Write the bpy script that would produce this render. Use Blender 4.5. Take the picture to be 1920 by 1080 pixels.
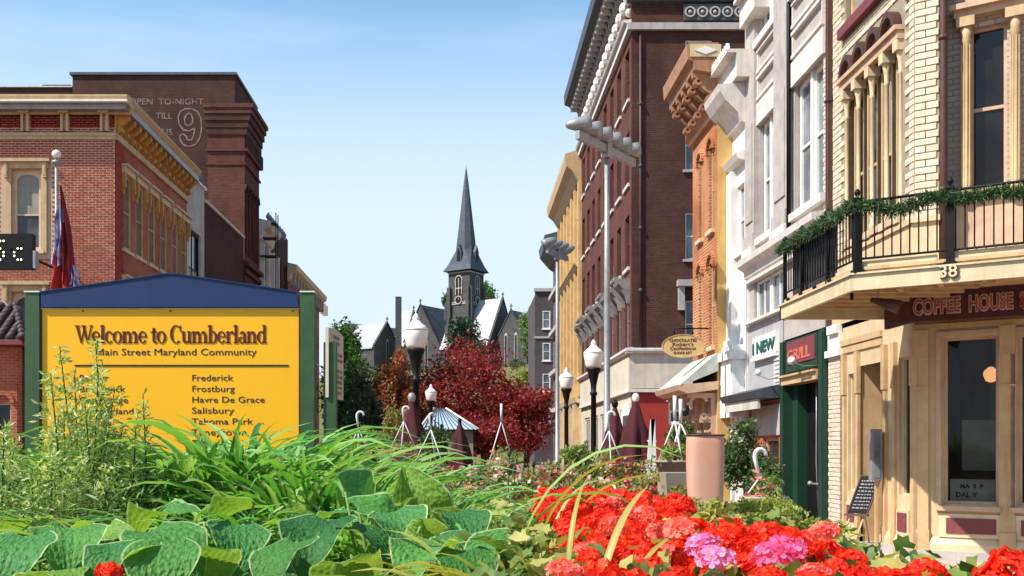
import bpy, math, random
import numpy as np
from mathutils import Vector, Matrix, Euler
random.seed(7); RNG = np.random.default_rng(11)
S = bpy.context.scene
COL = S.collection
for o in list(bpy.data.objects): bpy.data.objects.remove(o)

# ---------------------------------------------------------------- camera, sky, sun, exposure
FP = 1875.0                      # focal length in pixels of the 1920 px wide photograph
CX, CY, ZC = 872.0, 838.0, 1.7   # vanishing point of the street, eye height
cd = bpy.data.cameras.new('camera'); cam = bpy.data.objects.new('camera', cd); COL.objects.link(cam)
cam.location = (0, 0, ZC); cam.rotation_euler = (math.radians(90), 0, 0)
cd.sensor_width = 36; cd.lens = 36*FP/1920; cd.shift_x = (960-CX)/1920; cd.shift_y = (CY-540)/1920
cd.clip_start = .05; cd.clip_end = 3000
S.camera = cam
SUN = Vector((-1, -.46, 1.28)).normalized()
w = bpy.data.worlds.new('World'); S.world = w; w.use_nodes = True
nt = w.node_tree; bg = nt.nodes['Background']
sky = nt.nodes.new('ShaderNodeTexSky'); sky.sky_type = 'NISHITA'; sky.sun_disc = False
sky.sun_elevation = math.asin(SUN.z); sky.sun_rotation = math.atan2(SUN.x, SUN.y) % (2*math.pi)
sky.air_density = 1.0; sky.dust_density = 0.6; sky.ozone_density = 2.2; sky.altitude = 200
# pale summer haze towards the horizon and thin high cloud, the same all round
tcw = nt.nodes.new('ShaderNodeTexCoord'); sep = nt.nodes.new('ShaderNodeSeparateXYZ'); nt.links.new(tcw.outputs['Generated'], sep.inputs[0])
mr = nt.nodes.new('ShaderNodeMapRange'); mr.interpolation_type = 'SMOOTHSTEP'; mr.inputs[1].default_value = .49; mr.inputs[2].default_value = .20; mr.inputs[3].default_value = 0; mr.inputs[4].default_value = .95
nt.links.new(sep.outputs[2], mr.inputs[0])
mpw = nt.nodes.new('ShaderNodeMapping'); mpw.inputs['Scale'].default_value = (1.2, 1.2, 7); nt.links.new(tcw.outputs['Generated'], mpw.inputs[0])
nw = nt.nodes.new('ShaderNodeTexNoise'); nw.inputs['Scale'].default_value = 2.2; nw.inputs['Detail'].default_value = 6; nt.links.new(mpw.outputs[0], nw.inputs['Vector'])
mc = nt.nodes.new('ShaderNodeMapRange'); mc.inputs[1].default_value = .5; mc.inputs[2].default_value = .85; mc.inputs[3].default_value = 0; mc.inputs[4].default_value = .4; nt.links.new(nw.outputs['Fac'], mc.inputs[0])
ad = nt.nodes.new('ShaderNodeMath'); ad.operation = 'ADD'; ad.use_clamp = True; nt.links.new(mr.outputs[0], ad.inputs[0]); nt.links.new(mc.outputs[0], ad.inputs[1])
mxw = nt.nodes.new('ShaderNodeMix'); mxw.data_type = 'RGBA'; nt.links.new(ad.outputs[0], mxw.inputs[0]); tint = nt.nodes.new('ShaderNodeMix'); tint.data_type = 'RGBA'; tint.blend_type = 'MULTIPLY'; tint.inputs[0].default_value = 1; nt.links.new(sky.outputs[0], tint.inputs[6]); tint.inputs[7].default_value = (.74, 1.14, 1.2, 1); nt.links.new(tint.outputs[2], mxw.inputs[6]); mxw.inputs[7].default_value = (4.05, 4.8, 5.7, 1)
nt.links.new(mxw.outputs[2], bg.inputs[0]); bg.inputs[1].default_value = .13
sd = bpy.data.lights.new('sun', 'SUN'); sd.energy = 5.0; sd.angle = math.radians(.5); sd.color = (1, .955, .88)
so = bpy.data.objects.new('sun', sd); COL.objects.link(so); so.rotation_euler = SUN.to_track_quat('Z', 'Y').to_euler()
so.location = (-20, -10, 40)
vs = S.view_settings; vs.view_transform = 'Standard'; vs.look = 'None'; vs.exposure = 0.6; vs.gamma = 1; vs.use_curve_mapping = False
S.render.engine = 'CYCLES'

# ---------------------------------------------------------------- helpers
def DY(d): return d*1.25
def Ysx(px, X): return FP*X/(px-CX)                # depth at which the plane X=const shows at px
def Zat(py, Y): return ZC+(CY-py)*Y/FP
def Xat(px, Y): return (px-CX)*Y/FP
def G(px, py, Y): return Vector((Xat(px, Y), Y, Zat(py, Y)))

class Fr:
    """vertical plane frame: u along, v up, n outward"""
    def __init__(s, o, u, n): s.o = Vector(o); s.u = Vector((u[0], u[1], 0)).normalized(); s.n = Vector((n[0], n[1], 0)).normalized()
    def p(s, u, v, n=0): return s.o+s.u*u+s.n*n+Vector((0, 0, v))
    def mat(s, u, v, n=0):
        U = s.u.copy(); N = s.n
        if U.cross(N).z < 0: U = -U
        m = Matrix.Identity(4)
        for i in range(3): m[i][0] = U[i]; m[i][1] = N[i]; m[i][2] = (0, 0, 1)[i]; m[i][3] = s.p(u, v, n)[i]
        return m
def FX(X, Y=0): return Fr((X, Y, 0), (0, 1), (-1, 0))       # faces -X (right side of street), u = +Y
def FXp(X, Y=0): return Fr((X, Y, 0), (0, 1), (1, 0))       # faces +X (left side of street), u = +Y
def FY(Y, X=0): return Fr((X, Y, 0), (1, 0), (0, -1))       # faces the camera, u = +X
LOC = Fr((0, 0, 0), (1, 0), (0, 1))                         # local

class MB:
    def __init__(s): s.v = []; s.f = []; s.sm = []
    def add(s, vs_, fs, smooth=False):
        b = len(s.v); s.v += [tuple(x) for x in vs_]; s.f += [tuple(b+i for i in f) for f in fs]; s.sm += [smooth]*len(fs); return s
    def box(s, x0, x1, y0, y1, z0, z1):
        return s.add([(x0,y0,z0),(x1,y0,z0),(x1,y1,z0),(x0,y1,z0),(x0,y0,z1),(x1,y0,z1),(x1,y1,z1),(x0,y1,z1)],
                     [(0,3,2,1),(4,5,6,7),(0,1,5,4),(1,2,6,5),(2,3,7,6),(3,0,4,7)])
    def fb(s, fr, u0, u1, v0, v1, n0, n1):
        P = [fr.p(u, v, n) for v in (v0, v1) for (u, n) in ((u0,n0),(u1,n0),(u1,n1),(u0,n1))]
        return s.add(P, [(0,3,2,1),(4,5,6,7),(0,1,5,4),(1,2,6,5),(2,3,7,6),(3,0,4,7)])
    def prism(s, fr, pts, n0, n1):
        k = len(pts); P = [fr.p(u, v, n0) for u, v in pts]+[fr.p(u, v, n1) for u, v in pts]
        return s.add(P, [tuple(range(k)), tuple(range(2*k-1, k-1, -1))]+[(i, (i+1) % k, k+(i+1) % k, k+i) for i in range(k)])
    def profile(s, fr, pts, u0, u1):
        """cross-section pts (n,v) swept from u0 to u1"""
        k = len(pts); P = [fr.p(u0, v, n) for n, v in pts]+[fr.p(u1, v, n) for n, v in pts]
        return s.add(P, [tuple(range(k)), tuple(range(2*k-1, k-1, -1))]+[(i, (i+1) % k, k+(i+1) % k, k+i) for i in range(k)])
    def tube(s, pts, r, n=8, cap=True):
        pts = [Vector(p) for p in pts]
        if not hasattr(r, '__len__'): r = [r]*len(pts)
        V = []; up = None
        for i, p in enumerate(pts):
            t = (pts[min(i+1, len(pts)-1)]-pts[max(i-1, 0)]).normalized()
            a = t.orthogonal().normalized() if up is None else (up-t*up.dot(t)).normalized()
            up = a; b = t.cross(a)
            V += [p+(a*math.cos(2*math.pi*k/n)+b*math.sin(2*math.pi*k/n))*r[i] for k in range(n)]
        F = [(i*n+k, i*n+(k+1) % n, (i+1)*n+(k+1) % n, (i+1)*n+k) for i in range(len(pts)-1) for k in range(n)]
        if cap: F += [tuple(range(n-1, -1, -1)), tuple((len(pts)-1)*n+k for k in range(n))]
        return s.add(V, F, n > 5)
    def lathe(s, prof, c=(0,0,0), n=16, sx=1, sy=1):
        V = [(c[0]+r*sx*math.cos(2*math.pi*k/n), c[1]+r*sy*math.sin(2*math.pi*k/n), c[2]+z) for r, z in prof for k in range(n)]
        F = [(i*n+k, i*n+(k+1) % n, (i+1)*n+(k+1) % n, (i+1)*n+k) for i in range(len(prof)-1) for k in range(n)]
        F += [tuple(range(n-1, -1, -1)), tuple((len(prof)-1)*n+k for k in range(n))]
        return s.add(V, F, n > 8)
    def sphere(s, c, r, n=10, m=7, sz=1):
        return s.lathe([(max(1e-4, r*math.sin(math.pi*i/m)), -r*sz*math.cos(math.pi*i/m)) for i in range(m+1)], c, n)
    def ring(s, fr, cu, cv, ro, ri, a0, a1, n0, n1, k=12, sv=1):
        """arc band in a frame"""
        A = [a0+(a1-a0)*i/k for i in range(k+1)]
        for a, b in zip(A, A[1:]):
            s.prism(fr, [(cu+ro*math.cos(a), cv+sv*ro*math.sin(a)), (cu+ro*math.cos(b), cv+sv*ro*math.sin(b)),
                         (cu+ri*math.cos(b), cv+sv*ri*math.sin(b)), (cu+ri*math.cos(a), cv+sv*ri*math.sin(a))], n0, n1)
        return s
    def mesh(s, off=(0,0,0)):
        me = bpy.data.meshes.new('m'); o = Vector(off)
        me.from_pydata([(v[0]-o[0], v[1]-o[1], v[2]-o[2]) for v in s.v], [], s.f)
        me.polygons.foreach_set('use_smooth', s.sm); uvs(me); return me
def uvs(me):
    nl = len(me.loops)
    if not nl: return
    nv = len(me.vertices); co = np.empty(nv*3, 'f'); me.vertices.foreach_get('co', co); co = co.reshape(-1, 3)
    li = np.empty(nl, 'i'); me.loops.foreach_get('vertex_index', li)
    npol = len(me.polygons); no = np.empty(npol*3, 'f'); me.polygons.foreach_get('normal', no); no = no.reshape(-1, 3)
    tot = np.empty(npol, 'i'); me.polygons.foreach_get('loop_total', tot)
    pn = np.repeat(no, tot, 0); c = co[li]
    flat = np.abs(pn[:, 2]) > .8
    h = np.stack([-pn[:, 1], pn[:, 0]], 1); h /= (np.linalg.norm(h, axis=1, keepdims=True)+1e-6)
    u = np.where(flat, c[:, 0], c[:, 0]*h[:, 0]+c[:, 1]*h[:, 1]); v = np.where(flat, c[:, 1], c[:, 2])
    l = me.uv_layers.new(name='UVMap'); l.data.foreach_set('uv', np.stack([u, v], 1).astype('f').ravel())
def npmesh(V, F, smooth=False):
    """V (n,3), F (m,k)"""
    me = bpy.data.meshes.new('m'); V = np.asarray(V, 'f'); F = np.asarray(F, 'i'); m, k = F.shape
    me.vertices.add(len(V)); me.vertices.foreach_set('co', V.ravel())
    me.loops.add(m*k); me.loops.foreach_set('vertex_index', F.ravel())
    me.polygons.add(m); me.polygons.foreach_set('loop_start', np.arange(0, m*k, k, dtype='i'))
    me.polygons.foreach_set('use_smooth', np.full(m, smooth)); me.update(calc_edges=True); me.validate(); return me

def tagd(o, label=None, cat=None, group=None, kind=None):
    if label: o['label'] = label
    if cat: o['category'] = cat
    if group: o['group'] = group
    if kind: o['kind'] = kind
    return o
def ob(name, me, mat=None, parent=None, loc=None):
    if mat and (not me.materials): me.materials.append(mat)
    o = bpy.data.objects.new(name, me); COL.objects.link(o)
    if parent: o.parent = parent
    if loc is not None: o.location = loc
    return o
def root(name, loc, label, cat, group=None, kind=None):
    o = bpy.data.objects.new(name, None); COL.objects.link(o); o.location = loc; o.empty_display_size = .1
    return tagd(o, label, cat, group, kind)
def wl(o):
    v = Vector(o.location)
    while o.parent: o = o.parent; v += Vector(o.location)
    return v
def part(name, mb, mat, parent, kind=None, label=None):
    """world-space geometry put under a parent that is only translated"""
    o = ob(name, mb.mesh(wl(parent)), mat, parent)
    return tagd(o, label, kind=kind)
def struct(name, mb, mat, parent=None):
    o = ob(name, mb.mesh(), mat, parent)
    if not parent: o['kind'] = 'structure'
    return o
def copy_tree(o, parent=None):
    c = o.copy(); COL.objects.link(c); c.parent = parent
    for ch in list(o.children): copy_tree(ch, c)
    return c

# ---------------------------------------------------------------- materials
def newmat(name):
    m = bpy.data.materials.new(name); m.use_nodes = True; t = m.node_tree
    return m, t, t.nodes['Principled BSDF'], t.nodes.new, t.links.new
def mixc(t, fac, a, b, mode='MIX'):
    n = t.nodes.new('ShaderNodeMix'); n.data_type = 'RGBA'; n.blend_type = mode
    for s_, v in ((n.inputs[0], fac), (n.inputs[6], a), (n.inputs[7], b)):
        if hasattr(v, 'is_output'): t.links.new(v, s_)
        elif isinstance(v, tuple): s_.default_value = (*v[:3], 1)
        else: s_.default_value = v
    return n.outputs[2]
def noise(t, scale, detail=4, vec=None, rough=.55):
    n = t.nodes.new('ShaderNodeTexNoise'); n.inputs['Scale'].default_value = scale; n.inputs['Detail'].default_value = detail
    n.inputs['Roughness'].default_value = rough
    if vec is None:
        g = t.nodes.new('ShaderNodeNewGeometry'); vec = g.outputs['Position']
    t.links.new(vec, n.inputs['Vector']); return n.outputs['Fac']
def ramp(t, x, p0, p1):
    n = t.nodes.new('ShaderNodeMapRange'); n.inputs[1].default_value = p0; n.inputs[2].default_value = p1; n.clamp = True
    t.links.new(x, n.inputs[0]); return n.outputs[0]
def islandrand(t):
    g = t.nodes.new('ShaderNodeNewGeometry'); o = t.nodes.new('ShaderNodeObjectInfo')
    a = t.nodes.new('ShaderNodeMath'); a.operation = 'ADD'; t.links.new(g.outputs['Random Per Island'], a.inputs[0]); t.links.new(o.outputs['Random'], a.inputs[1])
    f = t.nodes.new('ShaderNodeMath'); f.operation = 'FRACT'; t.links.new(a.outputs[0], f.inputs[0]); return f.outputs[0]
def bump(t, b, h, strength=.3, dist=.01):
    n = t.nodes.new('ShaderNodeBump'); n.inputs['Strength'].default_value = strength; n.inputs['Distance'].default_value = dist
    t.links.new(h, n.inputs['Height']); t.links.new(n.outputs[0], b.inputs['Normal'])
def M(name, rgb, rough=.75, rgb2=None, scale=6, bs=0, bscale=60, dirt=.25, metal=0, spec=.4):
    m, t, b, new, link = newmat(name)
    if rgb2 is None: rgb2 = tuple(c*.72 for c in rgb)
    c = mixc(t, ramp(t, noise(t, scale, 5), .35, .68), rgb, rgb2)
    if dirt:
        c = mixc(t, ramp(t, noise(t, scale*.23+.3, 6, rough=.7), .5, .8), c, tuple(x*(1-dirt) for x in rgb2))
    if dirt:   # rain streaks: soot and dust washed down the face
        g = new('ShaderNodeNewGeometry'); mp_ = new('ShaderNodeMapping'); mp_.inputs['Scale'].default_value = (5, 5, .35); link(g.outputs['Position'], mp_.inputs[0])
        c = mixc(t, ramp(t, noise(t, 1.6, 7, mp_.outputs[0], .7), .52, .85), c, tuple(x*(1-min(.55, dirt*1.4)) for x in rgb2))
    link(c, b.inputs['Base Color']); b.inputs['Roughness'].default_value = rough; b.inputs['Metallic'].default_value = metal
    b.inputs['Specular IOR Level'].default_value = spec
    if bs: bump(t, b, noise(t, bscale, 5), bs)
    return m
def brickmat(name, c1, c2, mortar, bw=.22, bh=.075, ms=.012, bs=.6):
    m, t, b, new, link = newmat(name)
    tc = new('ShaderNodeTexCoord'); br = new('ShaderNodeTexBrick'); link(tc.outputs['UV'], br.inputs['Vector'])
    br.inputs['Scale'].default_value = 1; br.inputs['Brick Width'].default_value = bw; br.inputs['Row Height'].default_value = bh
    br.inputs['Mortar Size'].default_value = ms; br.inputs['Mortar Smooth'].default_value = .3; br.inputs['Bias'].default_value = .1
    br.inputs['Color1'].default_value = (*c1, 1); br.inputs['Color2'].default_value = (*c2, 1); br.inputs['Mortar'].default_value = (*mortar, 1)
    c = mixc(t, ramp(t, noise(t, .6, 6, rough=.7), .4, .75), br.outputs['Color'], tuple(x*.75 for x in c2))
    link(c, b.inputs['Base Color']); b.inputs['Roughness'].default_value = .9; b.inputs['Specular IOR Level'].default_value = .2
    inv = new('ShaderNodeMath'); inv.operation = 'SUBTRACT'; inv.inputs[0].default_value = 1; link(br.outputs['Fac'], inv.inputs[1])
    bump(t, b, inv.outputs[0], bs, .012); return m
def piecemat(name, cols, rough=.88, bs=.35, dark=.35):
    """colour differs piece by piece"""
    m, t, b, new, link = newmat(name)
    r = new('ShaderNodeValToRGB'); link(islandrand(t), r.inputs[0]); e = r.color_ramp.elements
    e[0].color = (*cols[0], 1); e[1].color = (*cols[-1], 1)
    for i, c in enumerate(cols[1:-1]): x = e.new((i+1)/(len(cols)-1)); x.color = (*c, 1)
    c = mixc(t, ramp(t, noise(t, 9, 6, rough=.7), .45, .8), r.outputs[0], tuple(x*(1-dark) for x in cols[0]))
    link(c, b.inputs['Base Color']); b.inputs['Roughness'].default_value = rough; b.inputs['Specular IOR Level'].default_value = .25
    bump(t, b, noise(t, 90, 4), bs, .006); return m
def leafmat(name, cols, rough=.5, trans=.35, under=None, spec=.4, scale=3):
    m, t, b, new, link = newmat(name)
    r = new('ShaderNodeValToRGB'); e = r.color_ramp.elements
    mx = new('ShaderNodeMath'); mx.operation = 'ADD'; link(islandrand(t), mx.inputs[0])
    n2 = new('ShaderNodeMath'); n2.operation = 'MULTIPLY'; link(noise(t, scale, 3), n2.inputs[0]); n2.inputs[1].default_value = .9
    link(n2.outputs[0], mx.inputs[1]); mp = ramp(t, mx.outputs[0], .25, 1.25); link(mp, r.inputs[0])
    e[0].color = (*cols[0], 1); e[1].color = (*cols[-1], 1)
    for i, c in enumerate(cols[1:-1]): x = e.new((i+1)/(len(cols)-1)); x.color = (*c, 1)
    c = r.outputs[0]
    if under:
        g = new('ShaderNodeNewGeometry'); c = mixc(t, g.outputs['Backfacing'], c, under)
    link(c, b.inputs['Base Color']); b.inputs['Roughness'].default_value = rough; b.inputs['Specular IOR Level'].default_value = spec
    tr = new('ShaderNodeBsdfTranslucent'); bc = mixc(t, 1.0, c, (1.5, 1.45, .7), 'MULTIPLY'); link(bc, tr.inputs[0])
    ms = new('ShaderNodeMixShader'); ms.inputs[0].default_value = trans; link(b.outputs[0], ms.inputs[1]); link(tr.outputs[0], ms.inputs[2])
    link(ms.outputs[0], t.nodes['Material Output'].inputs[0]); return m
def glassmat(name, rgb=(.006,.005,.005), rough=.08):
    m, t, b, new, link = newmat(name)
    c = mixc(t, ramp(t, noise(t, .9, 3), .42, .6), rgb, tuple(x*2.2+.004 for x in rgb)); link(c, b.inputs['Base Color'])
    b.inputs['Roughness'].default_value = rough; b.inputs['Specular IOR Level'].default_value = .38
    bump(t, b, noise(t, 2.2, 2), .12, .03); return m
def clearglass(name):
    m, t, b, new, link = newmat(name); tr = new('ShaderNodeBsdfTransparent'); gl = new('ShaderNodeBsdfGlossy'); gl.inputs['Roughness'].default_value = .03
    tr.inputs[0].default_value = (.8, .82, .8, 1)
    ms = new('ShaderNodeMixShader'); fz = new('ShaderNodeFresnel'); fz.inputs[0].default_value = 1.28; link(fz.outputs[0], ms.inputs[0]); link(tr.outputs[0], ms.inputs[1]); link(gl.outputs[0], ms.inputs[2])
    link(ms.outputs[0], t.nodes['Material Output'].inputs[0]); return m

m_trim = M('ochre_paint', (.55,.37,.19), .6, (.46,.30,.15), 5, .15, 40)
m_redpiece = piecemat('red_brick', [(.27,.042,.022),(.38,.07,.032),(.32,.048,.024),(.42,.095,.045)])
m_mortar = M('pale_mortar', (.58,.38,.26), .95, (.48,.31,.21), 20)
m_redbrick = brickmat('red_brick_far', (.46,.115,.055), (.36,.08,.04), (.45,.26,.17))
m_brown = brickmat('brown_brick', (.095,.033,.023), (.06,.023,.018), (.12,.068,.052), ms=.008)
m_brownlit = brickmat('lit_brown_brick', (.155,.048,.034), (.10,.032,.023), (.17,.085,.065), ms=.008)  # brown brick again, with sunlight put into a lighter colour
m_orange = brickmat('orange_brick', (.50,.16,.055), (.36,.10,.036), (.6,.38,.22), ms=.014)
m_creampiece = piecemat('cream_painted_brick', [(.62,.52,.38),(.68,.58,.43),(.57,.46,.33),(.70,.61,.47)], .7, .4, .25)
m_creammortar = M('cream_joint', (.36,.28,.19), .95)
m_pinkpiece = piecemat('pinkish_painted_brick', [(.62,.47,.36),(.68,.54,.43),(.58,.42,.33)], .8, .4, .25)
m_greybrick = brickmat('shaded_grey_brick', (.5,.42,.36), (.44,.36,.31), (.3,.24,.2), bh=.085)  # grey stands for the shade on the wall beside the lit pier
m_cream = M('cream_paint', (.64,.50,.31), .6, (.56,.42,.25), 4, .15, 30)
m_tan = M('tan_paint', (.6,.45,.27), .65, (.52,.38,.22), 3, .15, 30)
m_peach = M('peach_paint', (.57,.37,.24), .65, (.48,.31,.2), 5, .1)
m_maroon = M('maroon_panel', (.2,.045,.05), .6, (.15,.035,.04), 8)
m_pipe = M('brown_downpipe', (.09,.035,.025), .55)
m_black = M('black_iron', (.004,.004,.004), .55, (.008,.007,.007), 10, spec=.2)
m_glass = glassmat('window_glass'); m_glassb = glassmat('pale_window_glass', (.10,.11,.12))
m_clear = clearglass('shop_glass')
m_stone = M('grey_limestone', (.45,.4,.36), .85, (.36,.31,.28), 3, .4, 30)
m_stone2 = M('pale_stone', (.66,.61,.55), .8, (.55,.5,.45), 4, .3, 30)
m_white = M('white_paint', (.8,.77,.72), .6, (.7,.66,.6), 5, .1, 30, .15)
m_whitegrey = M('weathered_white_stucco', (.55,.52,.46), .85, (.42,.39,.34), 1.5, .3, 20, .4)
m_green = M('green_board', (.01,.045,.024), .5, (.008,.035,.018), 6)
m_postgreen = M('green_post_paint', (.04,.10,.035), .55, (.032,.08,.028), 7, .1, 40)
m_blue = M('blue_paint', (.006,.028,.105), .5, (.005,.024,.09), 5, .05, 40, .1)
m_yellow = M('yellow_sign', (.93,.47,.003), .45, (.92,.45,.003), 3, 0, 30, .03)
m_ink = M('dark_ink', (.012,.012,.03), .5); m_redink = M('crimson_ink', (.13,.003,.006), .5)
m_steel = M('galvanised_steel', (.33,.315,.305), .45, (.25,.24,.235), 8, .1, 50, .2, .35)
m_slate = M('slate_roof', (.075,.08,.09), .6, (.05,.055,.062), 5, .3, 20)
m_slatelt = M('sunlit_roof_slate', (.42,.42,.42), .4, (.33,.33,.34), 2, .2, 20)  # slate paled: sunlight on the church roofs put into the colour
m_church = brickmat('dark_sandstone', (.05,.05,.052), (.085,.08,.076), (.12,.115,.105), .9, .38, .03, .8)
m_slr = brickmat('church_slates', (.12,.135,.155), (.09,.1,.12), (.05,.055,.065), .5, .32, .03, .8)
m_umb = M('maroon_canvas', (.065,.005,.01), .85, (.045,.004,.007), 12, .2, 80)
m_terra = M('terracotta', (.62,.26,.16), .7, (.55,.32,.22), 4, .1, 30, .1)
m_pot = M('tan_plastic', (.36,.28,.2), .6, (.3,.23,.17), 6)
m_hook = M('white_plastic', (.75,.72,.68), .4, (.68,.65,.6), 6)
m_bark = M('bark', (.09,.065,.045), .95, (.05,.035,.025), 12, .5, 30)
m_soil = M('dark_soil', (.03,.02,.014), 1, (.018,.012,.009), 8, .6, 30)
m_copper = M('pale_roof_sheet', (.5,.5,.42), .6, (.35,.38,.33), 5)
m_brightred = M('red_painted_wall', (.36,.03,.02), .7, (.3,.025,.018), 4)

# ---------------------------------------------------------------- walls, bricks, windows
def wall(parent, name, fr, u0, u1, v0, v1, holes, mat, th=.3, n=0):
    us = sorted({u0, u1, *[x for h in holes for x in (h[0], h[2]) if u0 < x < u1]}); vs_ = sorted({v0, v1, *[x for h in holes for x in (h[1], h[3]) if v0 < x < v1]})
    mb = MB()
    for a, b in zip(us, us[1:]):
        for c, d in zip(vs_, vs_[1:]):
            cu, cv = (a+b)/2, (c+d)/2
            if any(h[0] < cu < h[2] and h[1] < cv < h[3] for h in holes): continue
            mb.add([fr.p(a,c,n), fr.p(b,c,n), fr.p(b,d,n), fr.p(a,d,n)], [(0,1,2,3)])
    for h in holes:
        a, c, b, d = max(h[0],u0), max(h[1],v0), min(h[2],u1), min(h[3],v1); t = n-th
        for q in (((a,c,n),(a,d,n),(a,d,t),(a,c,t)), ((b,c,n),(b,d,n),(b,d,t),(b,c,t)), ((a,c,n),(b,c,n),(b,c,t),(a,c,t)), ((a,d,n),(b,d,n),(b,d,t),(a,d,t))):
            mb.add([fr.p(*x) for x in q], [(0,1,2,3)])
    e = .006
    for q in (((u0+e,v0,n-e),(u0+e,v1,n-e),(u0+e,v1,n-th),(u0+e,v0,n-th)), ((u1-e,v0,n-e),(u1-e,v1,n-e),(u1-e,v1,n-th),(u1-e,v0,n-th)), ((u0,v1,n),(u1,v1,n),(u1,v1,n-th),(u0,v1,n-th))):
        mb.add([fr.p(*x) for x in q], [(0,1,2,3)])
    return part(name, mb, mat, parent)
def bricks(parent, fr, u0, u1, v0, v1, holes, mat, bw=.22, bh=.075, gap=.012, proud=.012, n=0, limit=290, near=None):
    cells = []; row = 0; v = v0
    while v+bh*.6 < v1:
        u = u0-(bw/2 if row % 2 else 0)
        while u < u1-.02:
            a, b = max(u, u0)+gap/2, min(u+bw, u1)-gap/2; c, d = v+gap/2, min(v+bh, v1)-gap/2
            if b-a > .03 and not any(h[0]-.02 < b and h[2]+.02 > a and h[1]-.02 < d and h[3]+.02 > c for h in holes): cells.append((a, b, c, d))
            u += bw
        v += bh; row += 1
    if near is not None: cells.sort(key=lambda q: (fr.p((q[0]+q[1])/2, (q[2]+q[3])/2)-near).length)
    full = [q for q in cells if q[1]-q[0] > bw-gap-1e-3 and q[3]-q[2] > bh-gap-1e-3][:limit]; fs = set(full)
    rest = [q for q in cells if q not in fs]
    base = MB(); W, H = bw-gap, bh-gap; e = .006
    P = [(-W/2,-.03,-H/2),(W/2,-.03,-H/2),(W/2,-.03,H/2),(-W/2,-.03,H/2),(-W/2,0,-H/2),(W/2,0,-H/2),(W/2,0,H/2),(-W/2,0,H/2),
         (-W/2+e,e,-H/2+e),(W/2-e,e,-H/2+e),(W/2-e,e,H/2-e),(-W/2+e,e,H/2-e)]
    base.add(P, [(8,9,10,11)]+[(i,(i+1)%4,4+(i+1)%4,4+i) for i in range(4)]+[(4+i,4+(i+1)%4,8+(i+1)%4,8+i) for i in range(4)])
    me = base.mesh(); me.materials.append(mat); L = wl(parent)
    for q in full:
        o = ob('brick', me, None, parent); m = fr.mat((q[0]+q[1])/2, (q[2]+q[3])/2, n+proud-e+random.uniform(-.003,.004)); m.translation -= L; o.matrix_basis = m
    if rest:
        mb = MB()
        for a, b, c, d in rest:
            pr = n+proud+random.uniform(-.003,.004)
            mb.add([fr.p(a,c,n-.02),fr.p(b,c,n-.02),fr.p(b,d,n-.02),fr.p(a,d,n-.02),fr.p(a,c,pr),fr.p(b,c,pr),fr.p(b,d,pr),fr.p(a,d,pr)],
                   [(4,5,6,7)]+[(i,(i+1)%4,4+(i+1)%4,4+i) for i in range(4)])
        part('brickwork', mb, mat, parent, kind='stuff')
WC = {}; WR = random.Random(4)
m_blind = M('drawn_blind', (.30,.27,.22), .5, (.24,.21,.17), 2, spec=.5); m_glassw = glassmat('curtained_glass', (.035,.036,.04), .05)
def window(parent, fr, u, v, wd, h, n=-.12, fm=None, gm=None, fw=.07, rails=(.5,), munt=0, sill=None, lint=None, arch=False, name='window', sw=.08, sh=.1, lh=.14, lw=.1, lp=.05):
    """window whose bottom centre is at (u,v); panes, sill and lintel are sub-parts"""
    fm = fm or m_trim; gm = gm or m_glass; k = (round(wd,3), round(h,3), fm.name, gm.name, fw, rails, munt, sill and sill.name, lint and lint.name, arch, n, sw, sh, lh, lw, lp)
    if k not in WC:
        f = MB(); F = LOC
        f.fb(F, -wd/2, -wd/2+fw, 0, h, -.03, .04); f.fb(F, wd/2-fw, wd/2, 0, h, -.03, .04); f.fb(F, -wd/2+fw, wd/2-fw, 0, fw, -.03, .04); f.fb(F, -wd/2+fw, wd/2-fw, h-fw, h, -.03, .04)
        if arch:
            r = wd/2-fw; cv = h-fw-r*.55
            for sgn in (-1, 1):
                pts = [(sgn*r, h-fw), (sgn*r, cv)]+[(sgn*r*math.cos(a), cv+.52*r*math.sin(a)) for a in (math.pi/2*i/6 for i in range(1, 7))]+[(0, h-fw)]
                f.prism(F, pts, -.025, .035)
        for r_ in rails: f.fb(F, -wd/2+fw, wd/2-fw, h*r_-.025, h*r_+.025, -.02, .03)
        for i in range(munt): x = -wd/2+wd*(i+1)/(munt+1); f.fb(F, x-.015, x+.015, fw, h-fw, -.015, .02)
        me = f.mesh(); me.materials.append(fm); ps = []
        ys = [fw]+[h*r_ for r_ in rails]+[h-fw]
        for a, b in zip(ys, ys[1:]):
            g = MB().fb(F, -wd/2+fw*.8, wd/2-fw*.8, a+.004, b-.004, -.012, -.006).mesh(); g.materials.append(gm); ps.append(('pane', g))
        if sill: g = MB().fb(F, -wd/2-sw, wd/2+sw, -sh, -.002, -n-.04-.08, -n+.09).mesh(); g.materials.append(sill); ps.append(('sill', g))
        if lint: g = MB().fb(F, -wd/2-lw, wd/2+lw, h+.002, h+lh, -n-.1, -n+lp).fb(F, -wd/2-lw-.03, wd/2+lw+.03, h+lh, h+lh+.05, -n-.1, -n+lp+.05).mesh(); g.materials.append(lint); ps.append(('lintel', g))
        WC[k] = (me, ps)
    me, ps = WC[k]; o = ob(name, me, None, parent); m = fr.mat(u, v, n); m.translation -= wl(parent); o.matrix_basis = m
    for nm, g in ps:
        q = ob(nm, g, None, o)
        if nm == 'pane' and gm is m_glass and WR.random() < .28: q.material_slots[0].link = 'OBJECT'; q.material_slots[0].material = WR.choice((m_blind, m_glassw, m_glassw))
    return o
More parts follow.
